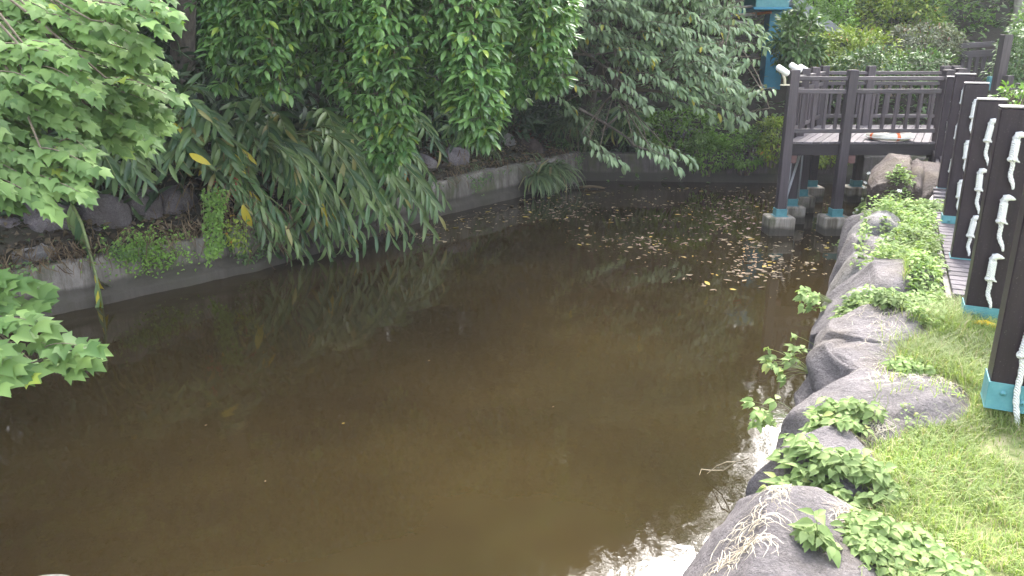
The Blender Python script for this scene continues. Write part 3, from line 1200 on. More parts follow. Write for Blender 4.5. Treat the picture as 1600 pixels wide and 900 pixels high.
WH = ['topmost', 'middle', 'lowest']
BWZ = lambda Y: 1.12 + .38 * smoothstep(9.5, 12.6, Y)   # boardwalk level rises towards the deck
posts = []
for i in range(6):
    Y = 4.19 + 1.642 * i
    X = 2.82 + .477 * (Y - 4.19)
    g = 1.02 if i == 0 else 1.04
    top = [2.80, 2.725, 2.68, 2.76, 2.81, 2.72][i]
    z0 = top - HP
    if i >= 4: z0 = top - HP
    r = empty('fence_post', (X, Y, z0), '%s dark brown timber post of rope fence in teal metal shoe' % (ORD[i] + ' from camera,' if i else 'nearest'),
              'post', 'dark timber posts of the rope fence', FRZ)
    obj('timber', post_me, r); obj('post_lit_top', lit_top_me, r); obj('metal_shoe', shoe_me, r)
    obj('bolt', bolt_me, r, (.07, -.004, .11))
    obj('bolt', bolt_me, r, (.17, -.004, .07))
    posts.append(r)
    face = Vector((X, Y, 0)) + FN * .125 - FD * .0
    offs = [.21, .675, 1.13]
    if i == 0: offs = [.21, .70, 1.175]
    for k, dz in enumerate(offs):
        if i == 0 and k == 0: pass
        rope_tie((face.x, face.y, top - dz), i * 10 + k, 'white rope end with whipped knot, %s on the %s fence post from the camera' % (WH[k], ORD[i] if i else 'first'))

# distance rope running behind the fence posts (post to post, through the holes)
# boardwalk beside the fence
bw = empty('boardwalk', (4.2, 7.5, 1.06), 'weathered grey plank boardwalk running beside the rope fence', 'boardwalk')
pl = MB(); pl.box((0, 0, 0), (1.9, .138, .035), None, .004)
plank_me = mesh_np('plank', np.concatenate(pl.V), np.concatenate(pl.F), M['deck_wood'])
k = 0
Y = 6.35
while Y < 15.0:
    X = 2.82 + .477 * (Y - 4.19)
    c = Vector((X, Y, 0)) + FN * (.90 if Y < 10.8 else 1.02)
    o = obj('plank', plank_me, bw, (c.x - 4.2, c.y - 7.5, BWZ(Y) - 1.06 + U(-.002, .002)))
    o.rotation_euler = (0, 0, FRZ + U(-.004, .004))
    Y += .147
m = MB()
pts = []
for i in range(20):
    Y = 6.3 + i * .46
    X = 2.82 + .477 * (Y - 4.19)
    c = Vector((X, Y, 0)) + FN * (-.095 if Y < 10.8 else .02)
    pts.append((c, BWZ(Y)))
for i in range(19):
    (a, za), (b, zb) = pts[i], pts[i + 1]
    V = []
    for c, z in ((a, za), (b, zb)):
        for dx, dz in ((0, -.03), (.045, -.03), (.045, -.20), (0, -.20)):
            q = c + FN * dx
            V.append((q.x - 4.2, q.y - 7.5, z + dz - 1.06))
    m.add(V, [(0, 1, 5), (0, 5, 4), (1, 2, 6), (1, 6, 5), (2, 3, 7), (2, 7, 6), (3, 0, 4), (3, 4, 7)])
m.build('edge_beam', M['rail_wood'], bw)

# ------------------------------------------------------------------ viewing deck
DZ = 1.61
dk = empty('viewing_deck', (5.9, 13.4, 0), 'dark timber viewing deck with railings standing on concrete footings in the pond', 'deck')
D0 = dk.location


def dpart(name, V, mat):
    pass


FL = Vector((4.72, 13.42, 0)); FR = Vector((7.45, 13.42, 0)); BL = Vector((6.42, 16.5, 0)); BR = Vector((9.15, 16.5, 0))
SD = (BL - FL).normalized()          # side direction
SRZ = math.atan2(-SD.x, SD.y)


def part_box(name, c, size, mat, rz=0.0, bev=.006, parent=None, rot=None):
    par = parent or dk
    m = MB(); m.box((0, 0, 0), size, None, bev)
    me = mesh_np(name, np.concatenate(m.V), np.concatenate(m.F), mat)
    o = obj(name, me, par)
    o.location = Vector(c) - (par.location if par.parent is None else Vector((0, 0, 0)))
    o.rotation_euler = rot or (0, 0, rz)
    return o


# boards
nb = 19
wb = (FR.x - FL.x) / nb
side_len = (BL - FL).length
bm_ = MB()
for i in range(nb):
    x = FL.x + wb * (i + .5)
    c = Vector((x, FL.y, 0)) + SD * side_len / 2
    # parallelogram board so ends stay in line with the deck edge
    e = SD * (side_len / 2 + .02)
    hw = Vector((wb / 2 - .006, 0, 0))
    V = []
    for dz in (0, -.035):
        for q in (-e - hw, -e + hw, e + hw, e - hw):
            V.append((q.x, q.y, dz + 0))
    F = [(0, 1, 2), (0, 2, 3), (4, 6, 5), (4, 7, 6), (0, 4, 5), (0, 5, 1), (1, 5, 6), (1, 6, 2), (2, 6, 7), (2, 7, 3), (3, 7, 4), (3, 4, 0)]
    if i == 0: board_me = mesh_np('deck_board', V, F, M['deck_wood'])
    o = obj('deck_board', board_me, dk, (c.x - D0.x, c.y - D0.y, DZ + U(-.003, .003)))
# beams
part_box('edge_beam', ((FL.x + FR.x) / 2, FL.y + .03, DZ - .135), (FR.x - FL.x + .1, .07, .19), M['beam_wood'])
part_box('edge_beam', ((BL.x + BR.x) / 2, BL.y - .03, DZ - .135), (BR.x - BL.x + .1, .07, .19), M['beam_wood'])
mc = (FL + BL) / 2
part_box('side_beam', (mc.x, mc.y, DZ - .137), (.07, side_len, .185), M['beam_wood'], SRZ)
mc = (FR + BR) / 2
part_box('side_beam', (mc.x - .1, mc.y, DZ - .139), (.07, side_len, .185), M['beam_wood'], SRZ)
for fx in (.33, .66):
    a = FL.lerp(FR, fx); mc = a + SD * side_len / 2
    part_box('joist', (mc.x, mc.y, DZ - .14), (.06, side_len - .2, .17), M['beam_wood'], SRZ)
# stub ends of the cross beams
part_box('beam_end', (FL.x + .13, FL.y + .10, DZ - .30), (.12, .24, .13), M['red_wood'], 0)
part_box('beam_end', (5.72 + .14, FL.y + .10, DZ - .30), (.12, .24, .13), M['red_wood'], 0)

# posts: (x, y, top, size, has footing)
PT = 2.80
piles = []
for k, f in enumerate((0, .31, .64, 1.0)):
    q = FL.lerp(BL, f)
    piles.append((q.x, q.y, True))
piles += [(5.70, FL.y, True), (7.33, FL.y + .05, False), (BL.x + .95, BL.y, True), (BR.x - .25, BR.y, True), (BR.x - .02, BR.y + .02, False)]
for (x, y, ft) in piles:
    zb = .40 if ft else .9
    part_box('post', (x, y, (PT + zb) / 2), (.155, .155, PT - zb), M['rail_wood'], 0, .008)
    if ft:
        m = MB(); m.box((0, 0, 0), (.46, .42, .75), None, .02)
        V = np.concatenate(m.V); F = np.concatenate(m.F)
        o = obj('footing', mesh_np('footing', V, F, M['footing']), dk, (x - D0.x + .0, y - D0.y + .02, .32 - .375))
        m = MB()
        m.box((0, 0, .06), (.19, .19, .13), None, .004)
        m.box((0, 0, -.003), (.24, .24, .012), None, .003)
        obj('post_shoe', mesh_np('post_shoe', np.concatenate(m.V), np.concatenate(m.F), M['teal_metal']), dk, (x - D0.x, y - D0.y, .33))
# corner post pair at the fence end
part_box('post', (7.33 + .17, FL.y + .02, 2.05), (.15, .155, 1.55), M['rail_wood'], 0, .008)


def rail(a, b, z, w, h, mat, name='rail'):
    a = Vector(a); b = Vector(b)
    d = b - a
    c = (a + b) / 2
    return part_box(name, (c.x, c.y, z), (d.length, w, h), mat, math.atan2(d.y, d.x), .006)


def railing(a, b, nbal, top=2.66):
    a = Vector(a); b = Vector(b)
    d = (b - a).normalized()
    a2 = a + d * .08; b2 = b - d * .08
    rail(a2, b2, top, .085, .065, M['rail_wood_x'], 'top_rail')
    rail(a2, b2, top - .21, .055, .075, M['rail_wood_x'], 'middle_rail')
    rail(a2, b2, DZ + .185, .055, .07, M['rail_wood_x'], 'bottom_rail')
    z0 = DZ + .215; z1 = top - .248
    for i in range(nbal):
        q = a.lerp(b, (i + 1) / (nbal + 1))
        part_box('baluster', (q.x, q.y, (z0 + z1) / 2), (.055, .04, z1 - z0), M['rail_wood'], math.atan2(d.y, d.x), .004)


P = [Vector((x, y, 0)) for x, y, _ in piles]
railing(P[0], P[4], 4)
railing(P[4], P[5], 7)
railing(P[0], P[1], 3); railing(P[1], P[2], 3); railing(P[2], P[3], 3)
railing(P[3], P[6], 4)
railing(P[6], P[7], 6)
# thin diagonal pipe brace under the deck and thin vertical pipes
m = MB()
a = Vector((FL.x + .08, FL.y + .03, .55)) - D0; b = FL.lerp(BL, .30) + Vector((.05, -.1, 1.35)) - D0
m.tube([a, b], .022, 8)
m.build('brace_pipe', M['grey_metal'], dk, True)
for k, f in enumerate((.14, .5)):
    q = FL.lerp(BL, f) - D0
    m = MB(); m.tube([q + Vector((.02, 0, .3)), q + Vector((.02, 0, 1.45))], .016, 8)
    m.build('drain_pipe', M['grey_metal'], dk, True)

# life ring on the deck
lr = empty('life_ring', (7.02 - .42, 13.72, DZ + .012), 'white life ring with orange marks lying flat on the deck under the railing', 'life ring')
lr.rotation_euler = (0, 0, .25)
V = []; F = []
nm, ns = 40, 12
for i in range(nm):
    a = 2 * math.pi * i / nm
    for k in range(ns):
        b = 2 * math.pi * k / ns
        rr_ = .285 + .092 * math.cos(b)
        V.append((rr_ * math.cos(a), rr_ * math.sin(a), .066 + .066 * math.sin(b)))
for i in range(nm):
    for k in range(ns):
        a0 = i * ns + k; a1 = i * ns + (k + 1) % ns; b0 = ((i + 1) % nm) * ns + k; b1 = ((i + 1) % nm) * ns + (k + 1) % ns
        F += [(a0, b0, b1), (a0, b1, a1)]
obj('ring_body', mesh_np('ring_body', V, F, M['ring_white'], True), lr)
for ang in (0, 1.57, 3.14, 4.45):
    V = []; F = []
    for i in range(4):
        a = ang + (i - 1.5) * .05
        for k in range(ns):
            b = 2 * math.pi * k / ns
            rr_ = .285 + .0955 * math.cos(b)
            V.append((rr_ * math.cos(a), rr_ * math.sin(a), .066 + .0695 * math.sin(b)))
    for i in range(3):
        for k in range(ns):
            a0 = i * ns + k; a1 = i * ns + (k + 1) % ns
            F += [(a0, a0 + ns, a1 + ns), (a0, a1 + ns, a1)]
    obj('orange_band', mesh_np('orange_band', V, F, M['orange_paint'], True), lr)
m = MB()
pts = []
for i in range(41):
    a = 2 * math.pi * i / 40
    rr_ = .385 + .012 * abs(math.sin(2 * a))
    pts.append((rr_ * math.cos(a), rr_ * math.sin(a), .05))
m.tube(pts, .007, 6, False)
m.build('grab_rope', M['rope'], lr, True)

# white fixtures on the left railing
GW = 'white fixtures on the left deck railing'
for k, (x, y, Y, tilt) in enumerate([(1223, 110, 13.25, .55), (1243, 106, 13.9, .5), (1256, 108, 14.8, .5)]):
    p = atY(x, y, Y)
    r = empty('white_fixture', p, ['leftmost of three white oblong fixtures tilted over the deck railing, on cream bracket',
                                    'middle one of three white oblong fixtures tilted over the deck railing',
                                    'farthest and rightmost of three white oblong fixtures over the deck railing'][k], 'fixture', GW)
    m = MB()
    L = .125
    dx = Vector((math.cos(tilt), 0, -math.sin(tilt)))
    cx = Vector((0, 0, 0))
    m.tube([cx - dx * L, cx - dx * (L - .015), cx - dx * (L - .03), cx, cx + dx * (L - .03), cx + dx * (L - .012), cx + dx * L], [.02, .042, .05, .052, .05, .042, .02], 14)
    m.build('housing', M['white_plastic'], r, True)
    m = MB()
    m.tube([cx - dx * .0 + Vector((-.0, .0, -.03)), cx + Vector((.05, .02, -.13)), cx + Vector((.07, .03, -.23))], .022, 8)
    m.build('bracket_arm', M['cream'], r, True)
    m = MB()
    m.box(cx + Vector((.07, .03, -.235)), (.14, .07, .02), None, .004)
    m.build('bracket_foot', M['cream'], r)

# yellow plastic piece in front of second post
yp = posts[1].location
m = MB()
pts = [Vector((yp.x + .0, yp.y - .10, 1.09)), Vector((yp.x + .08, yp.y - .16, 1.10)), Vector((yp.x + .17, yp.y - .22, 1.08)), Vector((yp.x + .24, yp.y - .26, 1.075))]
for i in range(3):
    m.tube([pts[0] + Vector((0, -i * .02, i * .004)), pts[1] + Vector((0, -i * .025, .006)), pts[2] + Vector((0, -.02 * i, 0)), pts[3]], [.012, .02, .018, .006], 6)
o = m.build('yellow_flap', M['yellow_plastic'], None, True)
tag(o, 'crumpled yellow plastic lying in the grass at the foot of the second fence post', 'litter')

# ------------------------------------------------------------------ distant railing, blue structure
fr = empty('stair_railing', (14.0, 20.5, 2.0), 'dark wooden railing climbing behind the fence posts at the upper right', 'railing')


def fbox(name, c, size, mat, rot=(0, 0, 0), bev=.006):
    m = MB(); m.box((0, 0, 0), size, None, bev)
    o = obj(name, mesh_np(name, np.concatenate(m.V), np.concatenate(m.F), mat), fr)
    o.location = Vector(c) - fr.location
    o.rotation_euler = rot
    return o


def at(x, y, Y): return atY(x, y, Y)


Yr = 20.5
a = at(1502, 78, Yr); b = at(1556, 66, Yr)
for name, y0, y1, h in (('top_rail', 72, 68, .12), ('middle_rail', 86, 82, .16), ('bottom_rail', 126, 124, .13)):
    a = at(1500, y0, Yr); b = at(1553, y1, Yr)
    d = b - a
    fbox(name, (a + b) / 2, (d.length, .08, h), M['rail_wood_x'], (0, -math.atan2(d.z, d.x), 0))
for x in (1503, 1514, 1525, 1536, 1546):
    a = at(x, 84, Yr); b = at(x - 1, 126, Yr)
    fbox('baluster', (a + b) / 2, (.09, .05, abs(a.z - b.z)), M['rail_wood'])
for (x, w, y0, y1, Yq, dd) in ((1560, .30, 54, 200, 17.6, .2), (1568, .22, 118, 205, 17.4, .2), (1589, .20, 130, 200, 17.0, .2)):
    a = at(x, y0, Yq); b = at(x, y1, Yq)
    fbox('post', ((a.x + b.x) / 2, a.y, (a.z + b.z) / 2), (w * .62, dd, abs(a.z - b.z)), M['rail_wood'])
a = at(1572, 141, 17.0); b = at(1640, 141, 17.0)
fbox('side_rail', (a + b) / 2, ((b - a).length, .07, .10), M['rail_wood_x'])
a = at(1546, 130, 18.2)
fbox('teal_bracket', a, (.10, .10, .30), M['teal_metal'])

bs = empty('blue_structure', (7.0, 22.0, 2.0), 'blue steel pillar rising to a teal platform behind the pale tree', 'structure')


def sbox(name, c, size, mat, rot=(0, 0, 0), bev=.01):
    m = MB(); m.box((0, 0, 0), size, None, bev)
    o = obj(name, mesh_np(name, np.concatenate(m.V), np.concatenate(m.F), mat), bs)
    o.location = Vector(c) - bs.location
    o.rotation_euler = rot
    return o


a = at(1202, 200, 22.0); b = at(1206, 20, 22.0)
sbox('pillar', ((a.x + b.x) / 2, 22, (a.z + b.z) / 2), (.46, .46, b.z - a.z + .6), M['blue_paint'])
a = at(1196, 5, 21.6)
sbox('platform', a, (.85, 1.2, .26), M['teal_metal'])
sbox('platform_slab', (a.x, a.y, a.z - .16), (.98, 1.3, .06), M['blue_paint'])
a = at(1188, 21, 21.8)
sbox('orange_beam', a, (.55, .2, .07), M['rust'], (0, -.1, 0))
sbox('wood_prop', at(1182, 14, 21.6), (.05, .05, .42), M['palm_bark'])
sbox('blue_strut', at(1162, 17, 21.9), (.55, .06, .06), M['blue_paint'], (0, -.6, 0))
sbox('blue_strut', at(1148, 22, 21.9), (.35, .08, .16), M['blue_paint'], (0, -.1, 0))
sbox('grey_panel', at(1222, 8, 22.3), (.28, .5, .9), M['grey_metal'])
for k in range(3):
    sbox('bamboo_pole', at(1140 - k * 3, 12 + k * 10, 21.3), (1.4, .06, .06), M['palm_bark'], (0, .08 * k - .05, 0))
gr = empty('grey_chute', (9.0, 21.5, 3), 'sloping grey metal beam among the bushes right of the blue pillar', 'beam')
a = at(1238, 2, 21.5); b = at(1318, 62, 21.5)
d = b - a
m = MB(); m.box((0, 0, 0), (d.length, .4, .26), None, .01)
o = obj('beam_body', mesh_np('beam_body', np.concatenate(m.V), np.concatenate(m.F), M['grey_roof']), gr)
o.location = (a + b) / 2 - gr.location; o.rotation_euler = (0, -math.atan2(d.z, d.x), 0)
m = MB(); m.box((0, -.21, -.10), (d.length * .98, .03, .04), None, .005)
o = obj('beam_flange', mesh_np('beam_flange', np.concatenate(m.V), np.concatenate(m.F), M['grey_metal']), gr)
o.location = (a + b) / 2 - gr.location; o.rotation_euler = (0, -math.atan2(d.z, d.x), 0)
o = MB().box(at(1391, 74, 22.0), (.26, .2, .17), None, .01).build('teal_box', M['teal_metal'])
tag(o, 'small teal box half hidden between the yellow-green and the grey-green shrubs', 'box')

# faint blue-green screen fence on the slope behind the middle tree
sf = empty('screen_fence', (-2.0, 20.5, 2), 'dull blue-green ribbed sheet fence in the shade behind the middle tree', 'fence')
m0 = MB(); m0.box((0, 0, 0), (.19, .03, 2.6), None, .01)
sm = mesh_np('fence_panel', np.concatenate(m0.V), np.concatenate(m0.F), simple('screen_teal', (.03, .07, .08), .6, .2, 4))
for i in range(18):
    q = Vector((-2.6 + i * .2, 22.5 + (.03 if i % 2 else 0), 3.6))
    o = obj('fence_panel', sm, sf); o.location = q - sf.location

# ------------------------------------------------------------------ trees


def limb_to(mb, a, b, r0=.05, r1=.015, sag=-.25, n=8, bow=None):
    pts = curve(a, b, sag, n, bow)
    mb.tube(pts, [r0 + (r1 - r0) * i / n for i in range(n + 1)], 6, False)
    return pts


# --- left tree with lobed leaves
tA = empty('lobed_leaf_tree', (-9.6, 6.6, land(-9.6, 6.6)), 'tree with three-lobed light green leaves overhanging the pond at the left edge', 'tree')
b0 = tA.location
mb = MB()
trunk_tube(mb, [b0 + Vector((0, 0, -.3)), b0 + Vector((.1, 0, .8)), b0 + Vector((.5, -.1, 2.0)), b0 + Vector((1.1, -.2, 3.4)), b0 + Vector((1.5, -.2, 5.2))], .17, .09, 12)
mb.build('trunk', M['bark'], tA, True, b0)
lA = Leaves(T_LOBED)
tw = MB()
tipsA = [(285, 20, 6.2), (262, 45, 6.1), (245, 70, 6.3), (205, 28, 6.5), (150, 15, 6.8), (95, 22, 6.5), (30, 15, 6.5), (268, 100, 6.6), (283, 152, 6.3), (240, 130, 6.8),
         (165, 60, 6.4), (125, 95, 6.0), (70, 70, 6.2), (20, 95, 6.0), (225, 200, 6.4), (243, 222, 6.3), (160, 150, 5.9), (100, 145, 5.8), (35, 155, 5.7),
         (115, 200, 5.8), (45, 210, 5.7), (162, 262, 5.6), (120, 245, 5.7), (140, 300, 5.4), (75, 292, 5.4), (25, 255, 5.5), (95, 325, 5.3), (30, 318, 5.3),
         (205, 100, 6.6), (195, 160, 6.4), (180, 215, 6.4), (130, 45, 6.6), (60, 40, 6.6), (10, 50, 6.2), (270, 175, 6.6), (255, 195, 6.7), (230, 165, 6.6),
         (10, 200, 5.5), (15, 290, 5.2), (200, 235, 6.4), (215, 120, 6.9), (190, 75, 6.8), (80, 110, 6.0), (130, 120, 6.1), (70, 180, 5.8), (60, 250, 5.5), (150, 190, 6.0)]
hub = Vector((-6.2, 6.3, 3.9))
hubs = [hub, Vector((-5.4, 6.4, 3.2)), Vector((-5.6, 6.0, 2.6)), Vector((-4.6, 6.6, 3.9))]
lim = MB()
limb_to(lim, b0 + Vector((.5, -.1, 2.0)), hubs[2], .07, .04, -.1)
limb_to(lim, b0 + Vector((1.0, -.2, 3.2)), hubs[0], .08, .04, -.2)
limb_to(lim, hubs[0], hubs[3], .04, .025, -.1)
limb_to(lim, hubs[0], hubs[1], .03, .02, -.1)
lim.build('limb', M['bark'], tA, True, b0)
for (x, y, Yd) in tipsA:
    e = atY(x, y, Yd)
    big = U(.75, 1.1)
    st_ = e + Vector((-.62 * big, .10, .17)) + rv(.05)
    hb = min(hubs, key=lambda h: (h - st_).length)
    if (hb - st_).length < 2.4: limb_to(tw, hb, st_, .014, .008, -.12, 6, rv(.08))
    tier(lA, tw, st_, e - Vector((.07, 0, 0)), int(26 * big), .108, .95, .34, .6, .36)
    # a second fan beside it gives depth
    e2 = e + Vector((-.18, U(.1, .35), U(-.05, .12)))
    tier(lA, tw, st_ + Vector((0, .2, 0)), e2, int(18 * big), .110, .9, .35, .5, .35)
for i in range(110):         # inner and rear layers
    x = U(-40, 265); y = U(-30, 320 - max(0, x - 150) * .9)
    e = atY(x, y, U(6.8, 8.3))
    tier(lA, tw, e + Vector((-.55, .1, .1)) + rv(.08), e, 16, .118, .9, .35, .4, .3)
# lowest sprig in front of the wall and over the water
low = [(165, 548, 4.7), (150, 565, 4.75), (118, 580, 4.7), (95, 540, 4.8), (60, 590, 4.55), (85, 515, 4.8), (38, 520, 4.7), (30, 575, 4.5), (10, 545, 4.5), (15, 600, 4.4),
       (75, 478, 5.3), (85, 455, 5.4), (40, 450, 5.3), (20, 480, 5.2), (10, 440, 5.3)]
hb = atY(-90, 470, 5.0)
limb_to(tw, hubs[2], hb, .03, .016, -.1)
for (x, y, Yd) in low:
    e = atY(x, y, Yd)
    st_ = e + Vector((-.42, .04, -.02)) + rv(.04)
    limb_to(tw, hb, st_, .009, .005, -.06, 6)
    tier(lA, tw, st_, e - Vector((.08, 0, 0)), 10, .122, .75, .12, 1.1, .25, .004)
tw.build('twigs', M['twig'], tA, True, b0)['kind'] = 'stuff'
# crown above the frame
lA2 = Leaves(T_LOBED)
cloud(lA2, (-7.4, 7.2, 6.4), (2.6, 2.2, 1.7), 150, 18, .16, .4)
lA.L += lA2.L
lA.finish(tA, M['leaf_lobed'], 'leaf', 300, 12)

# --- middle tree with glossy whorled leaves
tB = empty('broad_leaf_tree', (-5.9, 14.2, land(-5.9, 14.2)), 'dense tree with glossy oval leaves hanging in cascades over the middle of the left bank', 'tree')
b0 = tB.location
mb = MB()
trunk_tube(mb, [b0 + Vector((0, 0, -.3)), b0 + Vector((.2, -.1, 1.0)), b0 + Vector((.6, -.4, 2.4)), b0 + Vector((1.2, -.9, 3.8)), b0 + Vector((1.6, -1.2, 5.4))], .24, .12, 12)
mb.build('trunk', M['bark'], tB, True, b0)
lB = Leaves(T_ELL)
tw = MB()
casc = [  # x top, x tip, y tip, Y
    (350, 350, 128, 10.6), (385, 405, 128, 10.2), (420, 440, 140, 10.1), (450, 470, 118, 10.6), (340, 335, 60, 10.8), (480, 500, 95, 10.9), (520, 528, 140, 10.8),
    (560, 560, 190, 10.5), (590, 592, 240, 10.1), (610, 625, 235, 10.0), (575, 600, 252, 10.2), (540, 555, 150, 10.9), (630, 640, 185, 10.4), (655, 650, 150, 10.7),
    (680, 690, 150, 10.5), (700, 715, 175, 10.2), (720, 735, 200, 10.1), (735, 758, 214, 10.0), (755, 770, 190, 10.2), (710, 700, 110, 10.8), (770, 760, 130, 11.0),
    (790, 800, 110, 11.3), (820, 845, 135, 11.0), (845, 870, 128, 11.1), (800, 815, 150, 11.2), (860, 880, 60, 11.4), (640, 640, 80, 10.4), (600, 600, 120, 10.2),
    (500, 510, 50, 10.3), (440, 430, 60, 10.3), (380, 370, 70, 10.3), (740, 750, 90, 10.4), (830, 850, 60, 10.9), (660, 675, 60, 10.2), (560, 570, 70, 10.2),
    (400, 395, 30, 10.1), (470, 475, 20, 10.0), (780, 790, 40, 10.6), (700, 705, 30, 10.1), (620, 610, 30, 10.0), (530, 535, 15, 10.0), (345, 352, 15, 10.4), (860, 862, 100, 11.2)]
hubsB = [Vector((-3.2, 11.3, 4.9)), Vector((-1.9, 11.0, 5.0)), Vector((-.6, 11.3, 5.0)), Vector((.4, 12.0, 4.9))]
lim = MB()
for h in hubsB:
    limb_to(lim, b0 + Vector((.9, -.6, 3.2)), h, .10, .05, -.4, 10)
lim.build('limb', M['bark'], tB, True, b0)
for (xt, x, y, Yd) in casc:
    e = atY(x, y, Yd)
    a = atY(xt, -90, Yd + .35)
    h = min(hubsB, key=lambda q: (q - a).length)
    limb_to(tw, h, a, .022, .014, -.1)
    pts = curve(a, e, 0, 10, Vector((U(-.05, .05), -.18, 0)))
    tw.tube(pts, [.012 - .0008 * i for i in range(11)], 4, False)
    Ltot = (e - a).length
    n = max(3, int(Ltot / .125))
    for i in range(n + 1):
        t = i / n
        j = min(9, int(t * 10)); p = pts[j].lerp(pts[j + 1], t * 10 - j)
        wid = .27 * (1 - .5 * t ** 3)
        for kk in range(4):
            out = Vector((U(-1, 1), U(-1.1, .5), U(-.5, .25)))
            out.normalize()
            q = p + out * wid * U(.3, 1.0)
            if tw: tw.tube([p, q], [.005, .003], 3, False)
            whorl(lB, q, (out * .6 - UP * .6), rnd.choice((6, 7, 8)), .175, .22, 1.05, .3)
    whorl(lB, e, Vector((.2, -.3, -1)), 8, .185, .5, .6)
for i in range(260):        # rear layers
    x = U(330, 890); ym = 40 + 40 * math.sin(x / 60.0) + (40 if 540 < x < 800 else 0)
    p = atY(x, U(-60, ym), U(11.2, 12.6))
    out = Vector((U(-1, 1), -.6, -.2)).normalized()
    whorl(lB, p, out * .5 - UP * .5, 8, .185, .5, .9)
    whorl(lB, p + rv(.15), out * .5 - UP * .5, 7, .175, .5, .9)
tw.build('twigs', M['twig'], tB, True, b0)['kind'] = 'stuff'
cloud(lB, (-2.6, 12.4, 7.2), (3.6, 2.6, 2.4), 330, 20, .19, .5)
cloud(lB, (-5.5, 13.2, 7.2), (3.0, 2.4, 2.6), 200, 20, .19, .5)
lB.finish(tB, M['leaf_broad'], 'leaf', 300, 12)

# --- pale tree at the far end
tC = empty('pale_leaf_tree', (1.9, 20.6, land(1.9, 20.6)), 'pale grey-green tree spreading over the far end of the pond', 'tree')
b0 = tC.location
mb = MB()
trunk_tube(mb, [b0 + Vector((0, 0, -.3)), b0 + Vector((.1, -.4, .9)), b0 + Vector((.5, -1.2, 2.0)), b0 + Vector((1.0, -2.0, 3.4)), b0 + Vector((1.4, -2.2, 5.2))], .20, .10, 12)
mb.build('trunk', M['bark'], tC, True, b0)
lC = Leaves(T_LOBED[:2] + T_OV[:2])
lC.t = [strip_leaf(ELL, .2, .4), strip_leaf(ELL, .1, .6, .3), strip_leaf(ELL, .3, .2, -.3)]
tw = MB()
hubC = [Vector((2.6, 18.3, 2.9)), Vector((3.6, 17.6, 4.0)), Vector((1.6, 17.8, 3.6)), Vector((4.6, 17.4, 3.4)), Vector((2.2, 17.2, 2.2))]
lim = MB()
for h in hubC: limb_to(lim, b0 + Vector((.5, -1.2, 2.0)), h, .08, .035, -.05, 8, rv(.15))
# visible bare branches
for (x0, y0, x1, y1, Yb) in [(870, 45, 955, 110, 16.5), (955, 110, 990, 150, 16.2), (860, 78, 960, 82, 16.6), (905, 170, 980, 215, 16.0), (980, 215, 1020, 235, 15.6), (940, 205, 975, 170, 16.2), (850, 60, 905, 40, 16.8), (890, 60, 960, 30, 16.6), (960, 95, 1060, 70, 16.6)]:
    lim.tube(curve(atY(x0, y0, Yb), atY(x1, y1, Yb), .03, 6, rv(.06)), [.035, .032, .03, .028, .025, .022, .02], 6, False)
lim.build('limb', M['bark'], tC, True, b0)


def inpoly(x, y, P_):
    c = False; j = len(P_) - 1
    for i in range(len(P_)):
        xi, yi = P_[i]; xj, yj = P_[j]
        if (yi > y) != (yj > y) and x < (xj - xi) * (y - yi) / (yj - yi) + xi: c = not c
        j = i
    return c


PC = [(880, -70), (1120, -70), (1130, 35), (1205, 38), (1215, 70), (1170, 85), (1150, 120), (1165, 160), (1160, 190), (1130, 195), (1090, 160), (1050, 140), (1000, 120), (930, 60), (880, 40)]
n = 0
while n < 250:
    x = U(880, 1260); y = U(-70, 200)
    if not inpoly(x, y, PC): continue
    n += 1
    Yd = U(15.2, 17.6)
    e = atY(x, y, Yd)
    L = U(.5, .85)
    dr = 1 if U(0, 1) < .75 else -1
    st_ = e + Vector((-L * dr, .2, .18)) + rv(.1)
    if n % 4 == 0:
        h = min(hubC, key=lambda q: (q - st_).length)
        limb_to(tw, h, st_, .016, .008, -.1, 6, rv(.1))
    tier(lC, tw, st_, e, 20, .185, .9, .30, .6, .35, .006)
    whorl(lC, e, Vector((dr * .6, -.3, -.4)), 7, .185, .5, .7)
for (x, y, Yd) in [(1060, 262, 14.6), (1035, 250, 14.7), (1050, 240, 14.8), (1080, 252, 14.7), (1020, 230, 15.0), (955, 248, 15.0), (975, 255, 15.0), (945, 235, 15.2), (985, 125, 15.4), (1000, 150, 15.2), (1010, 165, 15.2),
                   (1160, 190, 15.0), (1168, 175, 15.1), (1140, 190, 15.2), (1110, 180, 15.3), (1155, 150, 15.0), (1160, 135, 15.2), (1090, 150, 15.4), (1130, 120, 15.0), (960, 140, 15.8), (930, 125, 16), (905, 135, 16),
                   (1060, 160, 15.6), (1030, 110, 15.4), (900, 100, 16), (915, 190, 16.4), (890, 165, 16.4), (1005, 190, 16)]:
    e = atY(x, y, Yd)
    st_ = e + Vector((-.5, .2, .25)) + rv(.08)
    h = min(hubC, key=lambda q: (q - st_).length)
    limb_to(tw, h, st_, .018, .008, -.1, 6, rv(.1))
    tier(lC, tw, st_, e, 19, .195, .9, .32, .6, .35)
    whorl(lC, e, Vector((.4, -.3, -.5)), 7, .20, .5, .7)
for i in range(170):
    e = atY(U(860, 1150), U(-40, 150), U(17.6, 19))
    whorl(lC, e, Vector((U(-.5, .5), -.6, -.3)), 8, .19, .4, .9)
tw.build('twigs', M['twig'], tC, True, b0)['kind'] = 'stuff'
cloud(lC, (3.6, 18.0, 6.6), (3.4, 2.4, 2.4), 330, 20, .21, .5)
cloud(lC, (1.0, 19.5, 6.8), (2.6, 2.2, 2.6), 200, 20, .21, .5)
lC.finish(tC, M['leaf_pale'], 'leaf', 300, 11)


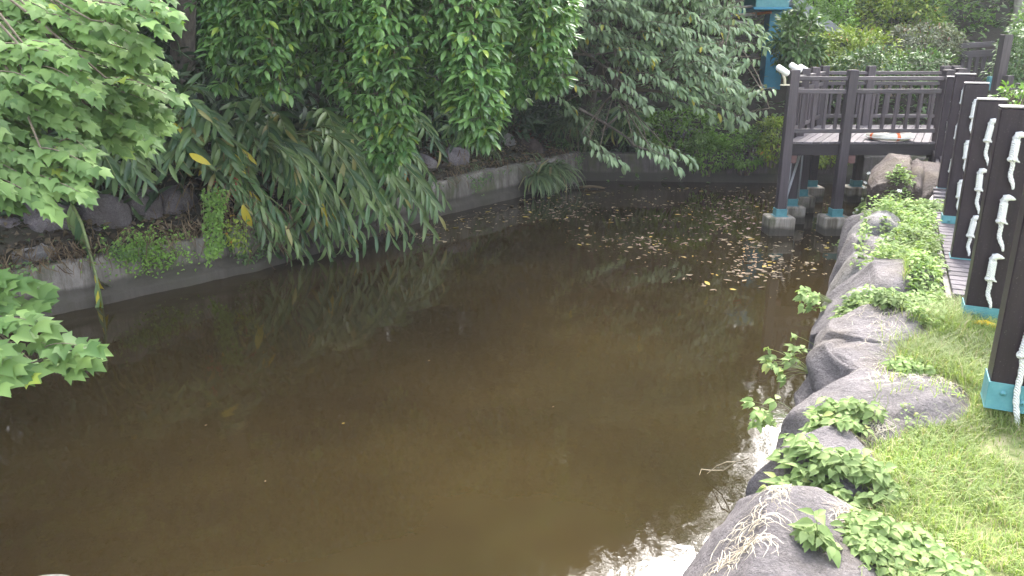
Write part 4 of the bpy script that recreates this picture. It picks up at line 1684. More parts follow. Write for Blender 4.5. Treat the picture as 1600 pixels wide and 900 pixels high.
# ------------------------------------------------------------------ background trees and shrubs
def bg_tree(x, y, h, r, lm, label, ncl=260, size=.40, trunk_r=.16, group='trees on the slope behind the pond', low=.35):
    z = land(x, y)
    r_ = empty('tree', (x, y, z), label, 'tree', group)
    mb = MB()
    trunk_tube(mb, [Vector((0, 0, -.3)), Vector((.1, 0, h * .25)), Vector((-.1, .1, h * .5)), Vector((.1, 0, h * .85))], trunk_r, trunk_r * .3, 9)
    for i in range(6):
        a = i * 1.05 + U(0, .5)
        limb_to(mb, Vector((0, 0, h * U(.3, .55))), Vector((math.cos(a) * r * .7, math.sin(a) * r * .7, h * U(.55, .8))), trunk_r * .4, .02, -.2)
    mb.build('trunk', M['bark'], r_, True)
    ls = Leaves(T_SIMPLE)
    cloud(ls, (x, y, z + h * (low + 1) / 2), (r, r, h * (1 - low) / 2), int(ncl * 1.5), 22, size, r * .22, shell=.45)
    ls.finish(r_, lm, 'leaf', 0, rest='crown')
    return r_


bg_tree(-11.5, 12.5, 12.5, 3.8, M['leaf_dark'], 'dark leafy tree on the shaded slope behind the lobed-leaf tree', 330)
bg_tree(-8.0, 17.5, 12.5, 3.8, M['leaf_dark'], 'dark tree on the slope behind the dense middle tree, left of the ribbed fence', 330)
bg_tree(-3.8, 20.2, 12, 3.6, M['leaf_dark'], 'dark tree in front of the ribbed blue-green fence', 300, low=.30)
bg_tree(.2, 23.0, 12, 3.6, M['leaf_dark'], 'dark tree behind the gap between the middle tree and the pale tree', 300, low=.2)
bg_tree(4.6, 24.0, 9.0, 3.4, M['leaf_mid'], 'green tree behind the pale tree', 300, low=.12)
for (x_, y_, lab_) in [(-9.5, 21.5, 'dark tree added deep in the woods behind the second dark tree'), (-2.0, 25.5, 'dark tree added deep in the woods behind the middle tree'), (2.8, 27.5, 'dark tree added deep in the woods behind the pale tree'),
                       (-17.5, 14.0, 'dark tree added deep in the woods beyond the left edge'), (-6.5, 18.8, 'dark low-crowned tree added on the slope left of the ribbed fence'), (-11.0, 16.0, 'dark low-crowned tree added on the slope behind the ginger plants'),
                       (-19.5, 9.0, 'dark tree added deep in the woods farthest left'), (-10.5, 9.6, 'dark low-crowned tree added just behind the lobed-leaf tree'), (-4.6, 17.9, 'dark low-crowned tree added directly behind the middle tree'), (5.3, 26.2, 'dark low-crowned tree added behind the right part of the pale tree'), (1.0, 25.6, 'dark low-crowned tree added behind the left part of the pale tree'), (-3.9, 20.0, 'dark low-crowned tree added beside the ribbed fence, behind the middle tree'), (-1.2, 21.8, 'dark low-crowned tree added right of the ribbed fence, behind the first branches of the pale tree'), (1.8, 22.6, 'dark low-crowned tree added right behind the trunk of the pale tree'), (-8.0, 14.6, 'dark low-crowned tree added between the lobed-leaf tree and the middle tree')]:
    bg_tree(x_, y_, 11.5, 3.6, M['leaf_dark'], lab_, 380, low=.04)  # trees added to close sky gaps mirrored in the water
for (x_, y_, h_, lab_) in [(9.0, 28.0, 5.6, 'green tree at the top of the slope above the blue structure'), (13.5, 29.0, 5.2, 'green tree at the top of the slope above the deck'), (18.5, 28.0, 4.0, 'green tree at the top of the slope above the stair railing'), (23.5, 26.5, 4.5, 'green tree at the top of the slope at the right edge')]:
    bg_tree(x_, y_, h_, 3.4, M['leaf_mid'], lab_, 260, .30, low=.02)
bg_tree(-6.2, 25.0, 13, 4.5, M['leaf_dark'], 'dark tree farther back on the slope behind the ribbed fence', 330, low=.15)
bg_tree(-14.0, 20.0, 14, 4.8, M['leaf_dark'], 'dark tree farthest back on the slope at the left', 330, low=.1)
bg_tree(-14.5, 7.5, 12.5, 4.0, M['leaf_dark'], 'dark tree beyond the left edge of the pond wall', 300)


def shrub(c, rad, lm, label, ncl, per=24, size=.11, cl=.22, name='shrub', tmpl=None, cat='shrub', group=None, stems=8, cap=0, mat_stem='twig', **kw):
    c = Vector(c)
    gz = c.z - rad[2]
    r_ = empty(name, (c.x, c.y, gz), label, cat, group)
    mb = MB()
    for i in range(stems):
        a = i * 6.28 / stems + U(-.3, .3)
        e = Vector((math.cos(a) * rad[0] * .7, math.sin(a) * rad[1] * .7, rad[2] * U(.9, 1.7)))
        mb.tube(curve(Vector((math.cos(a) * .1, math.sin(a) * .1, -.1)), e, 0, 5, Vector((0, 0, .1))), [.025, .022, .018, .014, .01, .006], 5, False)
    o = mb.build('stems', M[mat_stem], r_, True)
    ls = Leaves(tmpl or T_SIMPLE)
    cloud(ls, c, rad, ncl, per, size, cl, **kw)
    ls.finish(r_, lm, 'leaf', cap, 10)
    return r_


def sh(x, y, Y, rx, ry, rz, *a, **k):
    p = atY(x, y, Y)
    return shrub(p, (rx, ry, rz), *a, **k)


GS = 'shrubs on the slope behind the deck'
sh(1245, 60, 19.8, .60, .6, .75, M['leaf_mid'], 'dark green broad-leaved bush right of the blue pillar above the deck', 75, 20, .20, .22, tmpl=T_ELL, group=GS)
sh(1330, 82, 20.5, 1.15, .8, .62, M['leaf_yellowgreen'], 'bright yellow-green bush directly behind the deck railing', 150, 22, .12, .20, group=GS)
sh(1290, 35, 22.5, .8, .7, .7, M['leaf_bright'], 'light green bush above the sloping grey beam', 80, 22, .14, .22, group=GS)
sh(1400, 30, 23.5, 1.3, .9, 1.0, M['leaf_yellowgreen'], 'yellowish bush high on the slope above the deck', 130, 22, .14, .24, group=GS)
sh(1440, 75, 21.0, 1.0, .7, .62, M['leaf_greygreen'], 'grey-green bush left of the stair railing', 150, 24, .11, .18, group=GS)
sh(1475, 25, 24.0, 1.2, .9, .9, M['leaf_bright'], 'fresh green bush at the top of the view above the grey-green bush', 110, 22, .15, .25, group=GS)
sh(1545, 22, 25.0, 1.0, .9, .5, M['leaf_greygreen'], 'pale bush over the stair railing', 60, 22, .15, .25, group=GS)
sh(1590, 95, 19.0, .45, .6, .85, M['leaf_mid'], 'green bush at the right edge behind the fence posts', 90, 22, .12, .2, group=GS)
sh(1640, 60, 20.0, .9, .8, 1.2, M['leaf_bright'], 'tall green bush cut by the right edge of the view', 110, 22, .13, .22, group=GS)
sh(1590, 152, 14.2, .30, .3, .20, M['leaf_bright'], 'small bright leafy sprig above the nearest fence posts', 20, 14, .12, .12, group=GS)
sh(1350, 20, 25.5, 2.2, .9, 1.6, M['leaf_mid'], 'large dull green bush filling the top right of the slope', 200, 22, .18, .3, group=GS)
sh(1560, 30, 27, 2.2, .9, 1.6, M['leaf_dark'], 'dark bush at the back of the slope on the right', 200, 22, .2, .3, group=GS)
sh(1400, 110, 19.2, 1.6, .5, .5, M['leaf_mid'], 'low green bush seen through the deck railing', 130, 22, .12, .2, group=GS)
# bushes hanging over the far wall
GH = 'bushes hanging over the far wall'
sh(1105, 240, 19.0, .60, .35, .45, M['leaf_bright'], 'bright green bush hanging over the far wall left of the yellowish one', 80, 24, .10, .15, group=GH)
sh(1165, 235, 18.9, .55, .35, .50, M['leaf_bright'], 'bright green bush over the far wall just left of the deck', 75, 24, .10, .15, group=GH)
sh(1208, 215, 18.6, .32, .35, .60, M['leaf_yellowgreen'], 'yellow-green bush behind the outer deck post', 60, 24, .10, .15, group=GH)
sh(1060, 205, 19.3, 1.0, .4, .55, M['leaf_bright'], 'mid green bush above the far wall under the pale tree', 90, 24, .12, .2, group=GH)
sh(1290, 240, 18.6, .7, .3, .28, M['leaf_yellowgreen'], 'yellow-green growth over the wall under the deck', 60, 24, .10, .15, group=GH)
sh(905, 200, 19.6, .9, .6, .65, M['leaf_mid'], 'soft feathery green growth above the corner of the pond', 110, 24, .16, .22, group=GH, tmpl=T_GRASS)
sh(965, 215, 20.0, .7, .5, .5, M['leaf_dark'], 'dark bush over the far wall in the shade', 70, 24, .2, .22, group=GH, tmpl=T_LANCE)
sh(800, 180, 19.6, 1.0, .6, .65, M['leaf_dark'], 'dark undergrowth above the far end of the left wall', 110, 24, .2, .25, group=GH, tmpl=T_GRASS)

# palm trunk top right
pt = empty('palm', at(1585, 50, 22.5), 'slender pale palm trunk with a drooping leaf at the top right corner', 'palm')
mb = MB()
pp = [Vector((0.02 * math.sin(i), 0, -1.2 + i * .22)) for i in range(18)]
mb.tube(pp, [.16 - .003 * i + (.012 if i % 2 else 0) for i in range(18)], 10)
mb.build('trunk', M['palm_bark'], pt, True)
ls = Leaves(T_LANCE)
for f in range(5):
    a = 2.4 + f * 1.2
    base = pt.location + Vector((0, 0, 2.4))
    tip = base + Vector((math.cos(a) * 1.6, math.sin(a) * 1.2, -1.1))
    pts = curve(base, tip, -.6, 10)
    for j in range(1, 11):
        dd = (pts[j] - pts[j - 1]).normalized()
        sdv = dd.cross(UP).normalized()
        for sg in (-1, 1):
            for q in (0, .5):
                ls.add(pts[j - 1].lerp(pts[j], q), dd * .5 + sdv * sg * .6 - UP * .6, UP + rv(.2), .6)
ls.finish(pt, M['leaf_yellowgreen'], 'frond', 120, 10)

# ------------------------------------------------------------------ ginger plants arching over the left wall
POND = Vector((.79, -.62, 0))
WALLD = Vector((.62, .79, 0))


def ginger(base, tips, label, leaf=.50, nleaf=14, hump=.55, mat='leaf_ginger', group='ginger plants over the left wall', fruit=False, yellow=0, face=.4):
    base = Vector(base)
    r_ = empty('ginger_plant', base, label, 'plant', group)
    ls = Leaves(T_LANCE)
    ly = Leaves(T_LANCE)
    mb = MB()
    allt = [Vector(t) for t in tips] + [Vector(t) + Vector((U(-.4, .25), U(-.1, .4), U(.0, .45))) for t in tips]
    for ti, tip in enumerate(allt):
        st0 = base + Vector((U(-.35, .35), U(-.35, .35), 0))
        hm = hump * U(.7, 1.25)
        n = 14
        pts = []
        ctrl = st0.lerp(tip, .42) + UP * (hm * 1.3 + (abs(st0.z - tip.z)) * .25)
        for i in range(n + 1):
            t = i / n
            pts.append(st0 * (1 - t) ** 2 + ctrl * 2 * t * (1 - t) + tip * t * t)
        mb.tube(pts, [.019 - .0010 * i for i in range(n + 1)], 5, False)
        k = int(nleaf * U(.85, 1.15))
        for i in range(k):
            t = .22 + .78 * (i + .5) / k
            j = min(n - 1, int(t * n)); q = t * n - j
            p = pts[j].lerp(pts[j + 1], q)
            ax = (pts[j + 1] - pts[j]).normalized()
            side = ax.cross(UP)
            if side.length < .1: side = WALLD.copy()
            side.normalize()
            sg = 1 if i % 2 else -1
            d = (ax * U(.8, 1.1) + side * sg * U(.32, .6) - UP * (.05 + .35 * t) + rv(.12)).normalized()
            nn = side * sg * (-.55) + UP * .8 + VIEW * face + rv(.25)
            sz = leaf * U(.75, 1.1) * (1 - .35 * max(0, t - .75) / .25)
            (ly if yellow and rnd.random() < yellow else ls).add(p, d, nn, sz)
        if fruit and ti % 3 == 0:
            fm = MB()
            p = pts[5] + Vector((.05, -.1, -.1))
            fo = MB()
            for q in range(26):
                c = p + Vector((U(-.05, .05), U(-.05, .05), -U(0, .28)))
                V, F = ICO[2]
                fo.add([tuple(v * .014 + c) for v in V], F)
            o = fo.build('berries', M['fruit'], r_, True, base); o['kind'] = 'stuff'
    mb.build('stems', M['stem_green'], r_, True, base)
    ls.finish(r_, M[mat], 'leaf', 150, 12)
    ly.finish(r_, M['yellow_leaf'], 'leaf', 20, 12, 'yellow_leaves')
    return r_


def tipz(x, y, z=.12): return atz(x, y, z)


# front row: tips reach the water
G1 = ginger(atY(318, 262, 11.3), [tipz(430, 398, .25), tipz(455, 405, .1), tipz(470, 395, .2), tipz(400, 360, .5), tipz(440, 370, .5), tipz(475, 412, .02)], 'ginger plant with pale dry stalks, leftmost of those dipping to the water', .44, 19, .35, fruit=True, yellow=.015)
G2 = ginger(atY(385, 228, 12.0), [tipz(520, 395, .15), tipz(545, 400, .1), tipz(560, 392, .15), tipz(500, 370, .45), tipz(530, 350, .6), tipz(572, 380, .3), tipz(515, 405, .05)], 'ginger plant whose long arching stems dip to the water left of centre', .47, 21, .5, yellow=.015)
G3 = ginger(atY(465, 218, 13.0), [tipz(590, 375, .25), tipz(615, 378, .2), tipz(640, 385, .08), tipz(605, 345, .6), tipz(650, 370, .2), tipz(570, 350, .6)], 'large ginger plant fanning over the wall in the middle of the left bank', .47, 21, .5)
G4 = ginger(atY(560, 240, 13.9), [tipz(665, 355, .3), tipz(690, 345, .35), tipz(700, 318, .5), tipz(660, 330, .6), tipz(640, 325, .7), tipz(682, 372, .1)], 'ginger plant with drooping leaves reaching furthest right over the wall', .46, 19, .45)
G5 = ginger(along(4.6, 1.6, 1.6), [atY(430, 290, 11.4), atY(470, 300, 11.5), atY(400, 230, 11.3), atY(450, 240, 11.6), atY(500, 300, 11.8), atY(380, 200, 11.2), atY(420, 215, 11.2)], 'ginger plant behind the front row with bright leaves arching below the oval-leaved tree', .46, 15, .5, face=.7)
G6 = ginger(along(6.0, 1.8, 1.7), [atY(540, 270, 12.4), atY(580, 280, 12.5), atY(520, 230, 12.4), atY(610, 300, 12.7), atY(560, 240, 12.6), atY(625, 285, 13)], 'shaded ginger plant in the middle of the back row', .48, 15, .55)
G7 = ginger(along(7.6, 1.7, 1.7), [atY(655, 250, 13.8), atY(620, 240, 13.8), atY(690, 240, 14.2), atY(640, 215, 14), atY(600, 215, 13.8)], 'shaded ginger plant at the right end of the back row', .48, 13, .5)
G8 = ginger(along(2.6, 1.4, 1.5), [atY(320, 255, 10.6), atY(290, 240, 10.4), atY(260, 270, 10.2), atY(300, 215, 10.5), atY(345, 235, 10.8), atY(330, 180, 11)], 'ginger plant above the wall just right of the lobed-leaf tree', .44, 14, .45, fruit=True, yellow=.02)
G9 = ginger(along(3.4, 1.1, 1.3), [atY(360, 300, 10.9), atY(380, 340, 10.9), atY(340, 290, 10.8), atY(400, 320, 11.1), atY(370, 265, 11)], 'ginger plant with brownish stalks between the bright vine and the front row', .42, 13, .4, fruit=True, yellow=.04)
G10 = ginger(along(9.6, 1.0, 1.3), [atY(745, 235, 17.0), atY(715, 225, 16.6), atY(770, 240, 17.2), atY(695, 215, 16.4), atY(735, 200, 17)], 'small dark ginger plant above the concrete wall near the litter', .42, 12, .4)
G11 = ginger(along(1.2, 1.2, 1.4), [atY(210, 265, 9.6), atY(230, 285, 9.8), atY(180, 275, 9.5), atY(245, 260, 10), atY(200, 300, 9.6)], 'ginger plant half hidden behind the lobed-leaf tree', .42, 13, .4, yellow=.02)
G12 = ginger(atY(990, 175, 19.6), [atY(1000, 232, 19.0), atY(985, 215, 19.0), atY(1010, 210, 19.2), atY(960, 200, 19.2), atY(975, 225, 19)], 'dark broad-leaved plant over the far wall between two low branches', .5, 9, .3, group='plants above the far wall')

# undergrowth behind
ls = Leaves(T_LANCE)
for i in range(6500):
    u = U(-3, 14); off = U(.7, 5.5)
    p = along(u, off)
    z = land(p.x, p.y)
    h = U(0, 1.3)
    d = Vector((U(-.7, 1), U(-1, .6), U(-.7, .7)))
    ls.add(Vector((p.x, p.y, z + h)), d, UP + rv(.5), U(.3, .55))
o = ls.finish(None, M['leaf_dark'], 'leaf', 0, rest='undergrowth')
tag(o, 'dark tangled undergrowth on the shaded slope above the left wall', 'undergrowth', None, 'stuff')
ls = Leaves(T_OV)
for i in range(9000):
    u = U(-6, 14); off = abs(rnd.gauss(0, 1)) * 1.3 + .1
    p = along(u, off)
    z = max(land(p.x, p.y), .58 if off < .5 else -9)
    if z < 0: continue
    ls.add(Vector((p.x, p.y, z + U(0, .05))), Vector((U(-1, 1), U(-1, 1), U(-.3, .3))), UP + rv(.7), U(.06, .14))
o = ls.finish(None, leaf_mat('litter', (.045, .03, .018), (.15, .11, .06), (.06, .09, .03), .3, .8, .05), 'leaf', 0, rest='leaf_litter')
tag(o, 'brown fallen leaves covering the soil above the left wall', 'leaf litter', None, 'stuff')
ls = Leaves(T_SIMPLE)
for i in range(9000):
    x = U(-2, 20); y = U(18.9, 29)
    if x > 9.5 and y < 19: continue
    z = land(x, y)
    ls.add(Vector((x, y, z + U(0, .5))), Vector((U(-1, 1), U(-1, 1), U(-.2, .8))), UP + rv(.5), U(.12, .26))
for i in range(5000):
    t_ = U(3.6, 9); s_ = U(4, 20)
    p = bank(s_, t_)
    z = land(p.x, p.y)
    ls.add(Vector((p.x, p.y, z + U(0, .35))), Vector((U(-1, 1), U(-1, 1), U(-.2, .8))), UP + rv(.5), U(.10, .2))
o = ls.finish(None, M['leaf_mid'], 'leaf', 0, rest='ground_cover')
tag(o, 'green ground cover on the slope behind the far wall and the deck', 'ground cover', None, 'stuff')

# ------------------------------------------------------------------ vine, creeper, dry leaves on the left wall
def hang_vine(x0, x1, ytop, ybot, Y, n, lm, label, size=.055, name='vine'):
    c = atY((x0 + x1) / 2, ytop, Y)
    r_ = empty(name, c, label, 'vine')
    ls = Leaves(T_OV)
    mb = MB()
    for k in range(7):
        xa = x0 + (x1 - x0) * (k + .5) / 7
        a = atY(xa, ytop + U(-6, 8), Y + .05); b = atY(xa + U(-6, 6), ybot - U(0, 22), Y)
        pts = curve(a, b, 0, 8, rv(.03))
        mb.tube(pts, .004, 4, False)
        for i in range(n // 7):
            t = U(0, 1)
            p = a.lerp(b, t) + rv(.045)
            ls.add(p, Vector((U(-1, 1), -.6, U(-.9, .3))), UP * .6 + VIEW + rv(.5), size * U(.7, 1.2))
    mb.build('stems', M['stem_green'], r_, True, c)
    ls.finish(r_, lm, 'leaf', 0)
    return r_


hang_vine(318, 352, 298, 412, 10.45, 620, M['leaf_bright'], 'bright light green vine hanging in a column over the left wall', .06)
hang_vine(352, 388, 340, 400, 10.55, 110, M['leaf_yellowgreen'], 'short yellow-green vine beside the bright column of vine', .06)
cr = empty('creeper', atz(235, 400, .5), 'green creeper spreading over the wall left of the bright vine', 'creeper')
ls = Leaves(T_OV)
for i in range(1100):
    x = rnd.gauss(235, 36); y = rnd.gauss(392, 17) + (x - 235) * -.05
    p = atY(x, y, 9.80 + (x - 200) * .0062 + U(-.1, .03) + max(0, 400 - y) * .006)
    ls.add(p, Vector((U(-1, 1), -.7, U(-.7, .5))), UP * .6 + VIEW + rv(.5), U(.035, .06))
ls.finish(cr, M['leaf_bright'], 'leaf', 0)

# withered green-yellow stem drooping into the water
wp = [atY(112, 318, 9.9), atY(128, 350, 9.7), atY(138, 385, 9.55), atY(150, 430, 9.4), atY(160, 478, 9.3)]
r_ = empty('withered_stalk', wp[0], 'withered green and yellow stalk drooping from the bank down to the water at the left', 'plant')
mb = MB(); mb.tube(wp, [.022, .02, .018, .014, .01], 6); mb.build('stalk', M['stem_green'], r_, True, wp[0])
ls = Leaves(T_LANCE); ly = Leaves(T_LANCE)
for i in range(16):
    t = i / 15 * 3.99
    p = wp[int(t)].lerp(wp[int(t) + 1], t - int(t))
    (ly if i in (11, 13) else ls).add(p, Vector((U(-.35, .3), -.15, -1)), VIEW + rv(.4), U(.32, .48))
ls.finish(r_, M['leaf_ginger'], 'leaf', 40, 10); ly.finish(r_, M['yellow_leaf'], 'leaf', 5, 10, 'yellow_leaf')

# brown dry leaves hanging above the wall
mbx = Leaves(T_GRASS)
for (x, y, Yd, sx, sy, n) in [(95, 385, 10.0, 45, 22, 150), (240, 350, 11.0, 60, 40, 150), (350, 330, 11.0, 50, 40, 130), (620, 365, 13.4, 20, 18, 50), (690, 250, 16.3, 40, 15, 90), (380, 385, 11.2, 35, 20, 80), (20, 360, 9.9, 30, 25, 60)]:
    for i in range(n):
        p = atY(rnd.gauss(x, sx), rnd.gauss(y, sy), Yd + U(-.3, .15))
        mbx.add(p, Vector((U(-.6, .6), U(-.6, .2), -U(.5, 1))), VIEW + rv(.6), U(.18, .4))
o = mbx.finish(None, M['dry'], 'leaf', 0, rest='dry_leaves')
tag(o, 'brown dry leaf strips and dead stalks hanging above the left wall', 'dry leaves', None, 'stuff')
mbx = Leaves(T_OV)
for (x, y, Yd, sx, sy, n) in [(683, 262, 16.0, 6, 11, 60), (835, 262, 18.3, 22, 5, 120), (800, 215, 19, 20, 6, 60)]:
    for i in range(n):
        p = atY(rnd.gauss(x, sx), rnd.gauss(y, sy), Yd + U(-.1, .1))
        mbx.add(p, rv(), UP + rv(.6), U(.05, .11))
o = mbx.finish(None, simple('litter_red', (.16, .06, .04), .7, .4, 30), 'leaf', 0, rest='leaf_litter')
tag(o, 'red-brown leaf litter caught between the rocks above the wall', 'leaf litter', None, 'stuff')

ls = Leaves(T_OV)
for i in range(7500):
    u = rnd.choice((U(-5, 3.8), U(-5, 14)))
    q = along(u, U(-.05, .55))
    k = fbm((q.x, q.y, 3), 1.1, 3)
    if k < -.02: continue
    hang = U(0, .60) * max(0, k + .05) * 2.2
    off = -.03 if hang > .05 else 0
    q2 = along(u, U(-.10, -.02)) if hang > .05 else q
    ls.add(Vector((q2.x, q2.y, .62 - hang + U(0, .10))), Vector((U(-1, 1), -.7, U(-.8, .3))), UP * .6 + VIEW + rv(.5), U(.03, .06))
o = ls.finish(None, M['leaf_mid'], 'leaf', 0, rest='wall_creeper')
tag(o, 'small-leaved creeping growth along the top of the left wall', 'creeper', None, 'stuff')
ls = Leaves(T_GRASS)
for i in range(2600):
    u = rnd.choice((U(-5, 4.5), U(-5, 14)))
    q = along(u, U(-.08, .4))
    if fbm((q.x, q.y, 8), 1.3, 3) < -.02: continue
    ls.add(Vector((q.x, q.y, .62 + U(-.05, .25))), Vector((U(-.5, .7), U(-.8, 0), -U(.2, 1))), VIEW + rv(.6), U(.12, .34))
o = ls.finish(None, M['dry'], 'leaf', 0, rest='dead_grass')
tag(o, 'brown dead grass and roots hanging over the edge of the left wall', 'dead grass', None, 'stuff')

# orange dead leaf, yellow dead leaves
for (x, y, Yd, s_, dd, mt, lab, nm) in [(628, 268, 13.2, .34, (.35, -.2, -.8), 'orange_leaf', 'orange dead leaf sticking out above the ginger on the wall', 'orange_leaf'),
                                     (296, 240, 10.0, .30, (.8, -.3, -.35), 'yellow_leaf', 'yellow leaf tip pointing right below the lobed-leaf tree', 'yellow_leaf'),
                                     (379, 320, 10.6, .36, (.25, -.2, -1), 'yellow_leaf', 'broad yellow-orange leaf hanging beside the bright vine', 'yellow_leaf')]:
    V, F = T_LANCE[1]
    o = obj(nm, mesh_np(nm, V * np.array([1.6, 1, 1]), F, M[mt], True))
    p = atY(x, y, Yd); d = Vector(dd).normalized(); z = (VIEW - d * VIEW.dot(d)).normalized(); xx = d.cross(z)
    o.matrix_world = Matrix.Translation(p) @ Matrix(((xx.x, d.x, z.x, 0), (xx.y, d.y, z.y, 0), (xx.z, d.z, z.z, 0), (0, 0, 0, 1))) @ Matrix.Scale(s_, 4)
    tag(o, lab, 'leaf')

# strap-leaved tuft hanging over the corner
def tuft(c, n, L, label, mat='strap', spread=1.0, out=(.5, -.5, 0), name='strap_leaf_plant', up=.7, cap=300, w=1.0):
    c = Vector(c)
    r_ = empty(name, c, label, 'plant')
    tm = [strip_leaf([(t, ww * w) for t, ww in GRASSY], .2, k, tw_) for k, tw_ in ((1.0, 0), (1.35, .4), (.7, -.3))]
    ls = Leaves(tm)
    for i in range(n):
        d = Vector(out) + Vector((U(-1, 1), U(-1, 1), 0)) * spread + UP * U(up * .3, up)
        ls.add(c + Vector((U(-.12, .12), U(-.12, .12), 0)), d, UP, L * U(.6, 1.1))
    ls.finish(r_, M[mat], 'leaf', cap, 10)
    return r_


tuft(atY(858, 262, 17.9), 130, 1.0, 'tuft of long strap leaves spilling over the wall corner to the water', spread=.75, out=(.35, -.6, .0), up=.5, w=1.6)
tuft(atY(838, 275, 17.2), 90, .8, 'second tuft of strap leaves hanging left of the larger one', spread=.7, out=(.3, -.5, .0), up=.4, w=1.5)
tuft(atY(762, 238, 17.3), 60, .5, 'short grassy tuft on top of the left wall', 'strap', .9, (.1, -.3, 0))
tuft(atY(735, 262, 16.5), 70, .4, 'mossy grass tuft on the wall top beside the litter', 'strap', .9, (.1, -.3, 0))
tuft(atY(895, 195, 19.2), 160, 1.0, 'feathery long-leaved grass clump behind the wall corner', 'strap', 1.0, (-.1, -.3, 0), up=1.2)

# floating twig and debris near the corner
m = MB()
a = atz(905, 293, .03); b = atz(945, 294, .03)
m.tube(curve(a, b, -.03, 5), [.035, .03, .04, .03, .03, .015], 6)
o = m.build('drift_wood', M['dry'], None, True)
tag(o, 'pale piece of driftwood floating near the far corner of the pond', 'driftwood')

# thin vine trailing into the water by the near rocks
m = MB()
pts = [atz(1170, 716, .35), atz(1150, 722, .22), atz(1130, 735, .10), atz(1110, 735, .06), atz(1096, 733, .02), atz(1093, 742, .01)]
m.tube(pts, [.005, .005, .004, .004, .003, .002], 5, False)
m.tube([pts[1], atz(1135, 722, .2), atz(1120, 728, .12), atz(1105, 740, .05)], [.004, .004, .003, .002], 5, False)
o = m.build('trailing_stem', M['straw'], None, True)
tag(o, 'thin pale plant stem trailing from the rocks onto the water', 'stem')

# ------------------------------------------------------------------ weeds on the right bank
GWD = 'leafy weed clumps on the right bank'


def weed(s0, t0, rs, rt, n_st, label, size=.062, h=.14, cap=300, over=False, lm='leaf_weed', zoff=0.0, flowers=0, lean=(0, 0, 0)):
    cpos = bank(s0, t0)
    z, nrm, isr = surf(cpos.x, cpos.y)
    c = Vector((cpos.x, cpos.y, z + zoff))
    r_ = empty('weed_clump', c, label, 'weed', GWD)
    ls = Leaves(T_OV)
    mb = MB()
    fl = MB()
    for i in range(n_st):
        a = U(0, 6.283); k = math.sqrt(U(0, 1))
        q = bank(s0 + math.sin(a) * k * rs, t0 + math.cos(a) * k * rt)
        zz, nn_, _ = surf(q.x, q.y)
        if zz < -.2: zz = c.z - .15
        base = Vector((q.x, q.y, zz + zoff))
        out = Vector((math.cos(a) * BT.x + math.sin(a) * BS.x, math.cos(a) * BT.y + math.sin(a) * BS.y, 0)) * k
        tip = base + out * .05 + Vector(lean) + UP * h * U(.5, 1.15) * (1.1 - .5 * k) + rv(.02)
        mb.tube([base - UP * .02, base.lerp(tip, .5) + rv(.006), tip], [.0028, .0024, .0016], 3, False)
        for lv in range(3):
            t = (.45, .75, 1.0)[lv]
            p = base.lerp(tip, t)
            ph = U(0, 6.28)
            for j in range(3 if lv else 2):
                an = ph + j * 2.1
                d = Vector((math.cos(an), math.sin(an), U(-.25, .25))) + Vector(lean) * 2
                ls.add(p + d * .01, d, UP * 1.2 + VIEW * .35 + rv(.25), size * U(.7, 1.2) * (1 if lv < 2 else .85))
    if flowers:
        for i in range(flowers):
            q = bank(s0 + U(-rs, rs), t0 + U(-rt, rt))
            zz = surf(q.x, q.y)[0]
            p = Vector((q.x, q.y, max(zz, c.z - .3) + h + U(.05, .28)))
            mb.tube([Vector((q.x, q.y, zz)), p], .0022, 3, False)
            V = [(0, 0, 0)]; F = []
            R0 = .028
            for k in range(10):
                an = k * .628
                rr_ = R0 if k % 2 else R0 * .55
                V.append((rr_ * math.cos(an), rr_ * .55 * math.sin(an) - .01, rr_ * math.sin(an) * .8 + .004))
            for k in range(10): F.append((0, 1 + k, 1 + (k + 1) % 10))
            fo = obj('flower', mesh_np('flower', V, F, M['petal']), r_)
            fo.location = p - c
    mb.build('stems', M['stem_green'], r_, True, c)
    ls.finish(r_, M[lm], 'leaf', cap, 8)
    return r_


def wst(x, y, z=1.0):
    q = atz(x, y, z) - B0
    return q.dot(BS), q.dot(BT)


def W(x, y, rs, rt, n, label, **k):
    s_, t_ = wst(x, y, k.pop('z', 1.05))
    return weed(s_, t_, rs, rt, n, label, **k)


W(1288, 645, .15, .24, 75, 'rounded clump of fresh green weeds on the broad slab, third from the camera', size=.075, h=.13)
W(1262, 728, .13, .17, 52, 'left half of the leafy weed patch between the two nearest boulders', size=.08, h=.12)
W(1338, 752, .14, .15, 52, 'right half of the leafy weed patch between the two nearest boulders', size=.08, h=.12)
W(1395, 850, .12, .16, 90, 'pale leafy weeds at the bottom edge right of the nearest boulder', size=.07, h=.10)
W(1440, 885, .10, .20, 80, 'leafy weeds at the very bottom of the view in the grass', size=.065, h=.09)
W(1272, 868, .03, .035, 7, 'single broad-leaved sprig in front of the nearest boulder', size=.085, h=.12)
W(1425, 580, .11, .10, 28, 'small weed clump in the grass left of the nearest post', size=.06, h=.10)
W(1400, 483, .22, .33, 120, 'dense weed patch in front of the long dark slab', size=.075, h=.15)
W(1345, 478, .2, .15, 40, 'weeds creeping over the white-spotted rock', size=.07, h=.10)
W(1262, 578, .02, .02, 4, 'tiny yellow-green seedling on the layered rock', size=.05, h=.05, lm='leaf_bright')
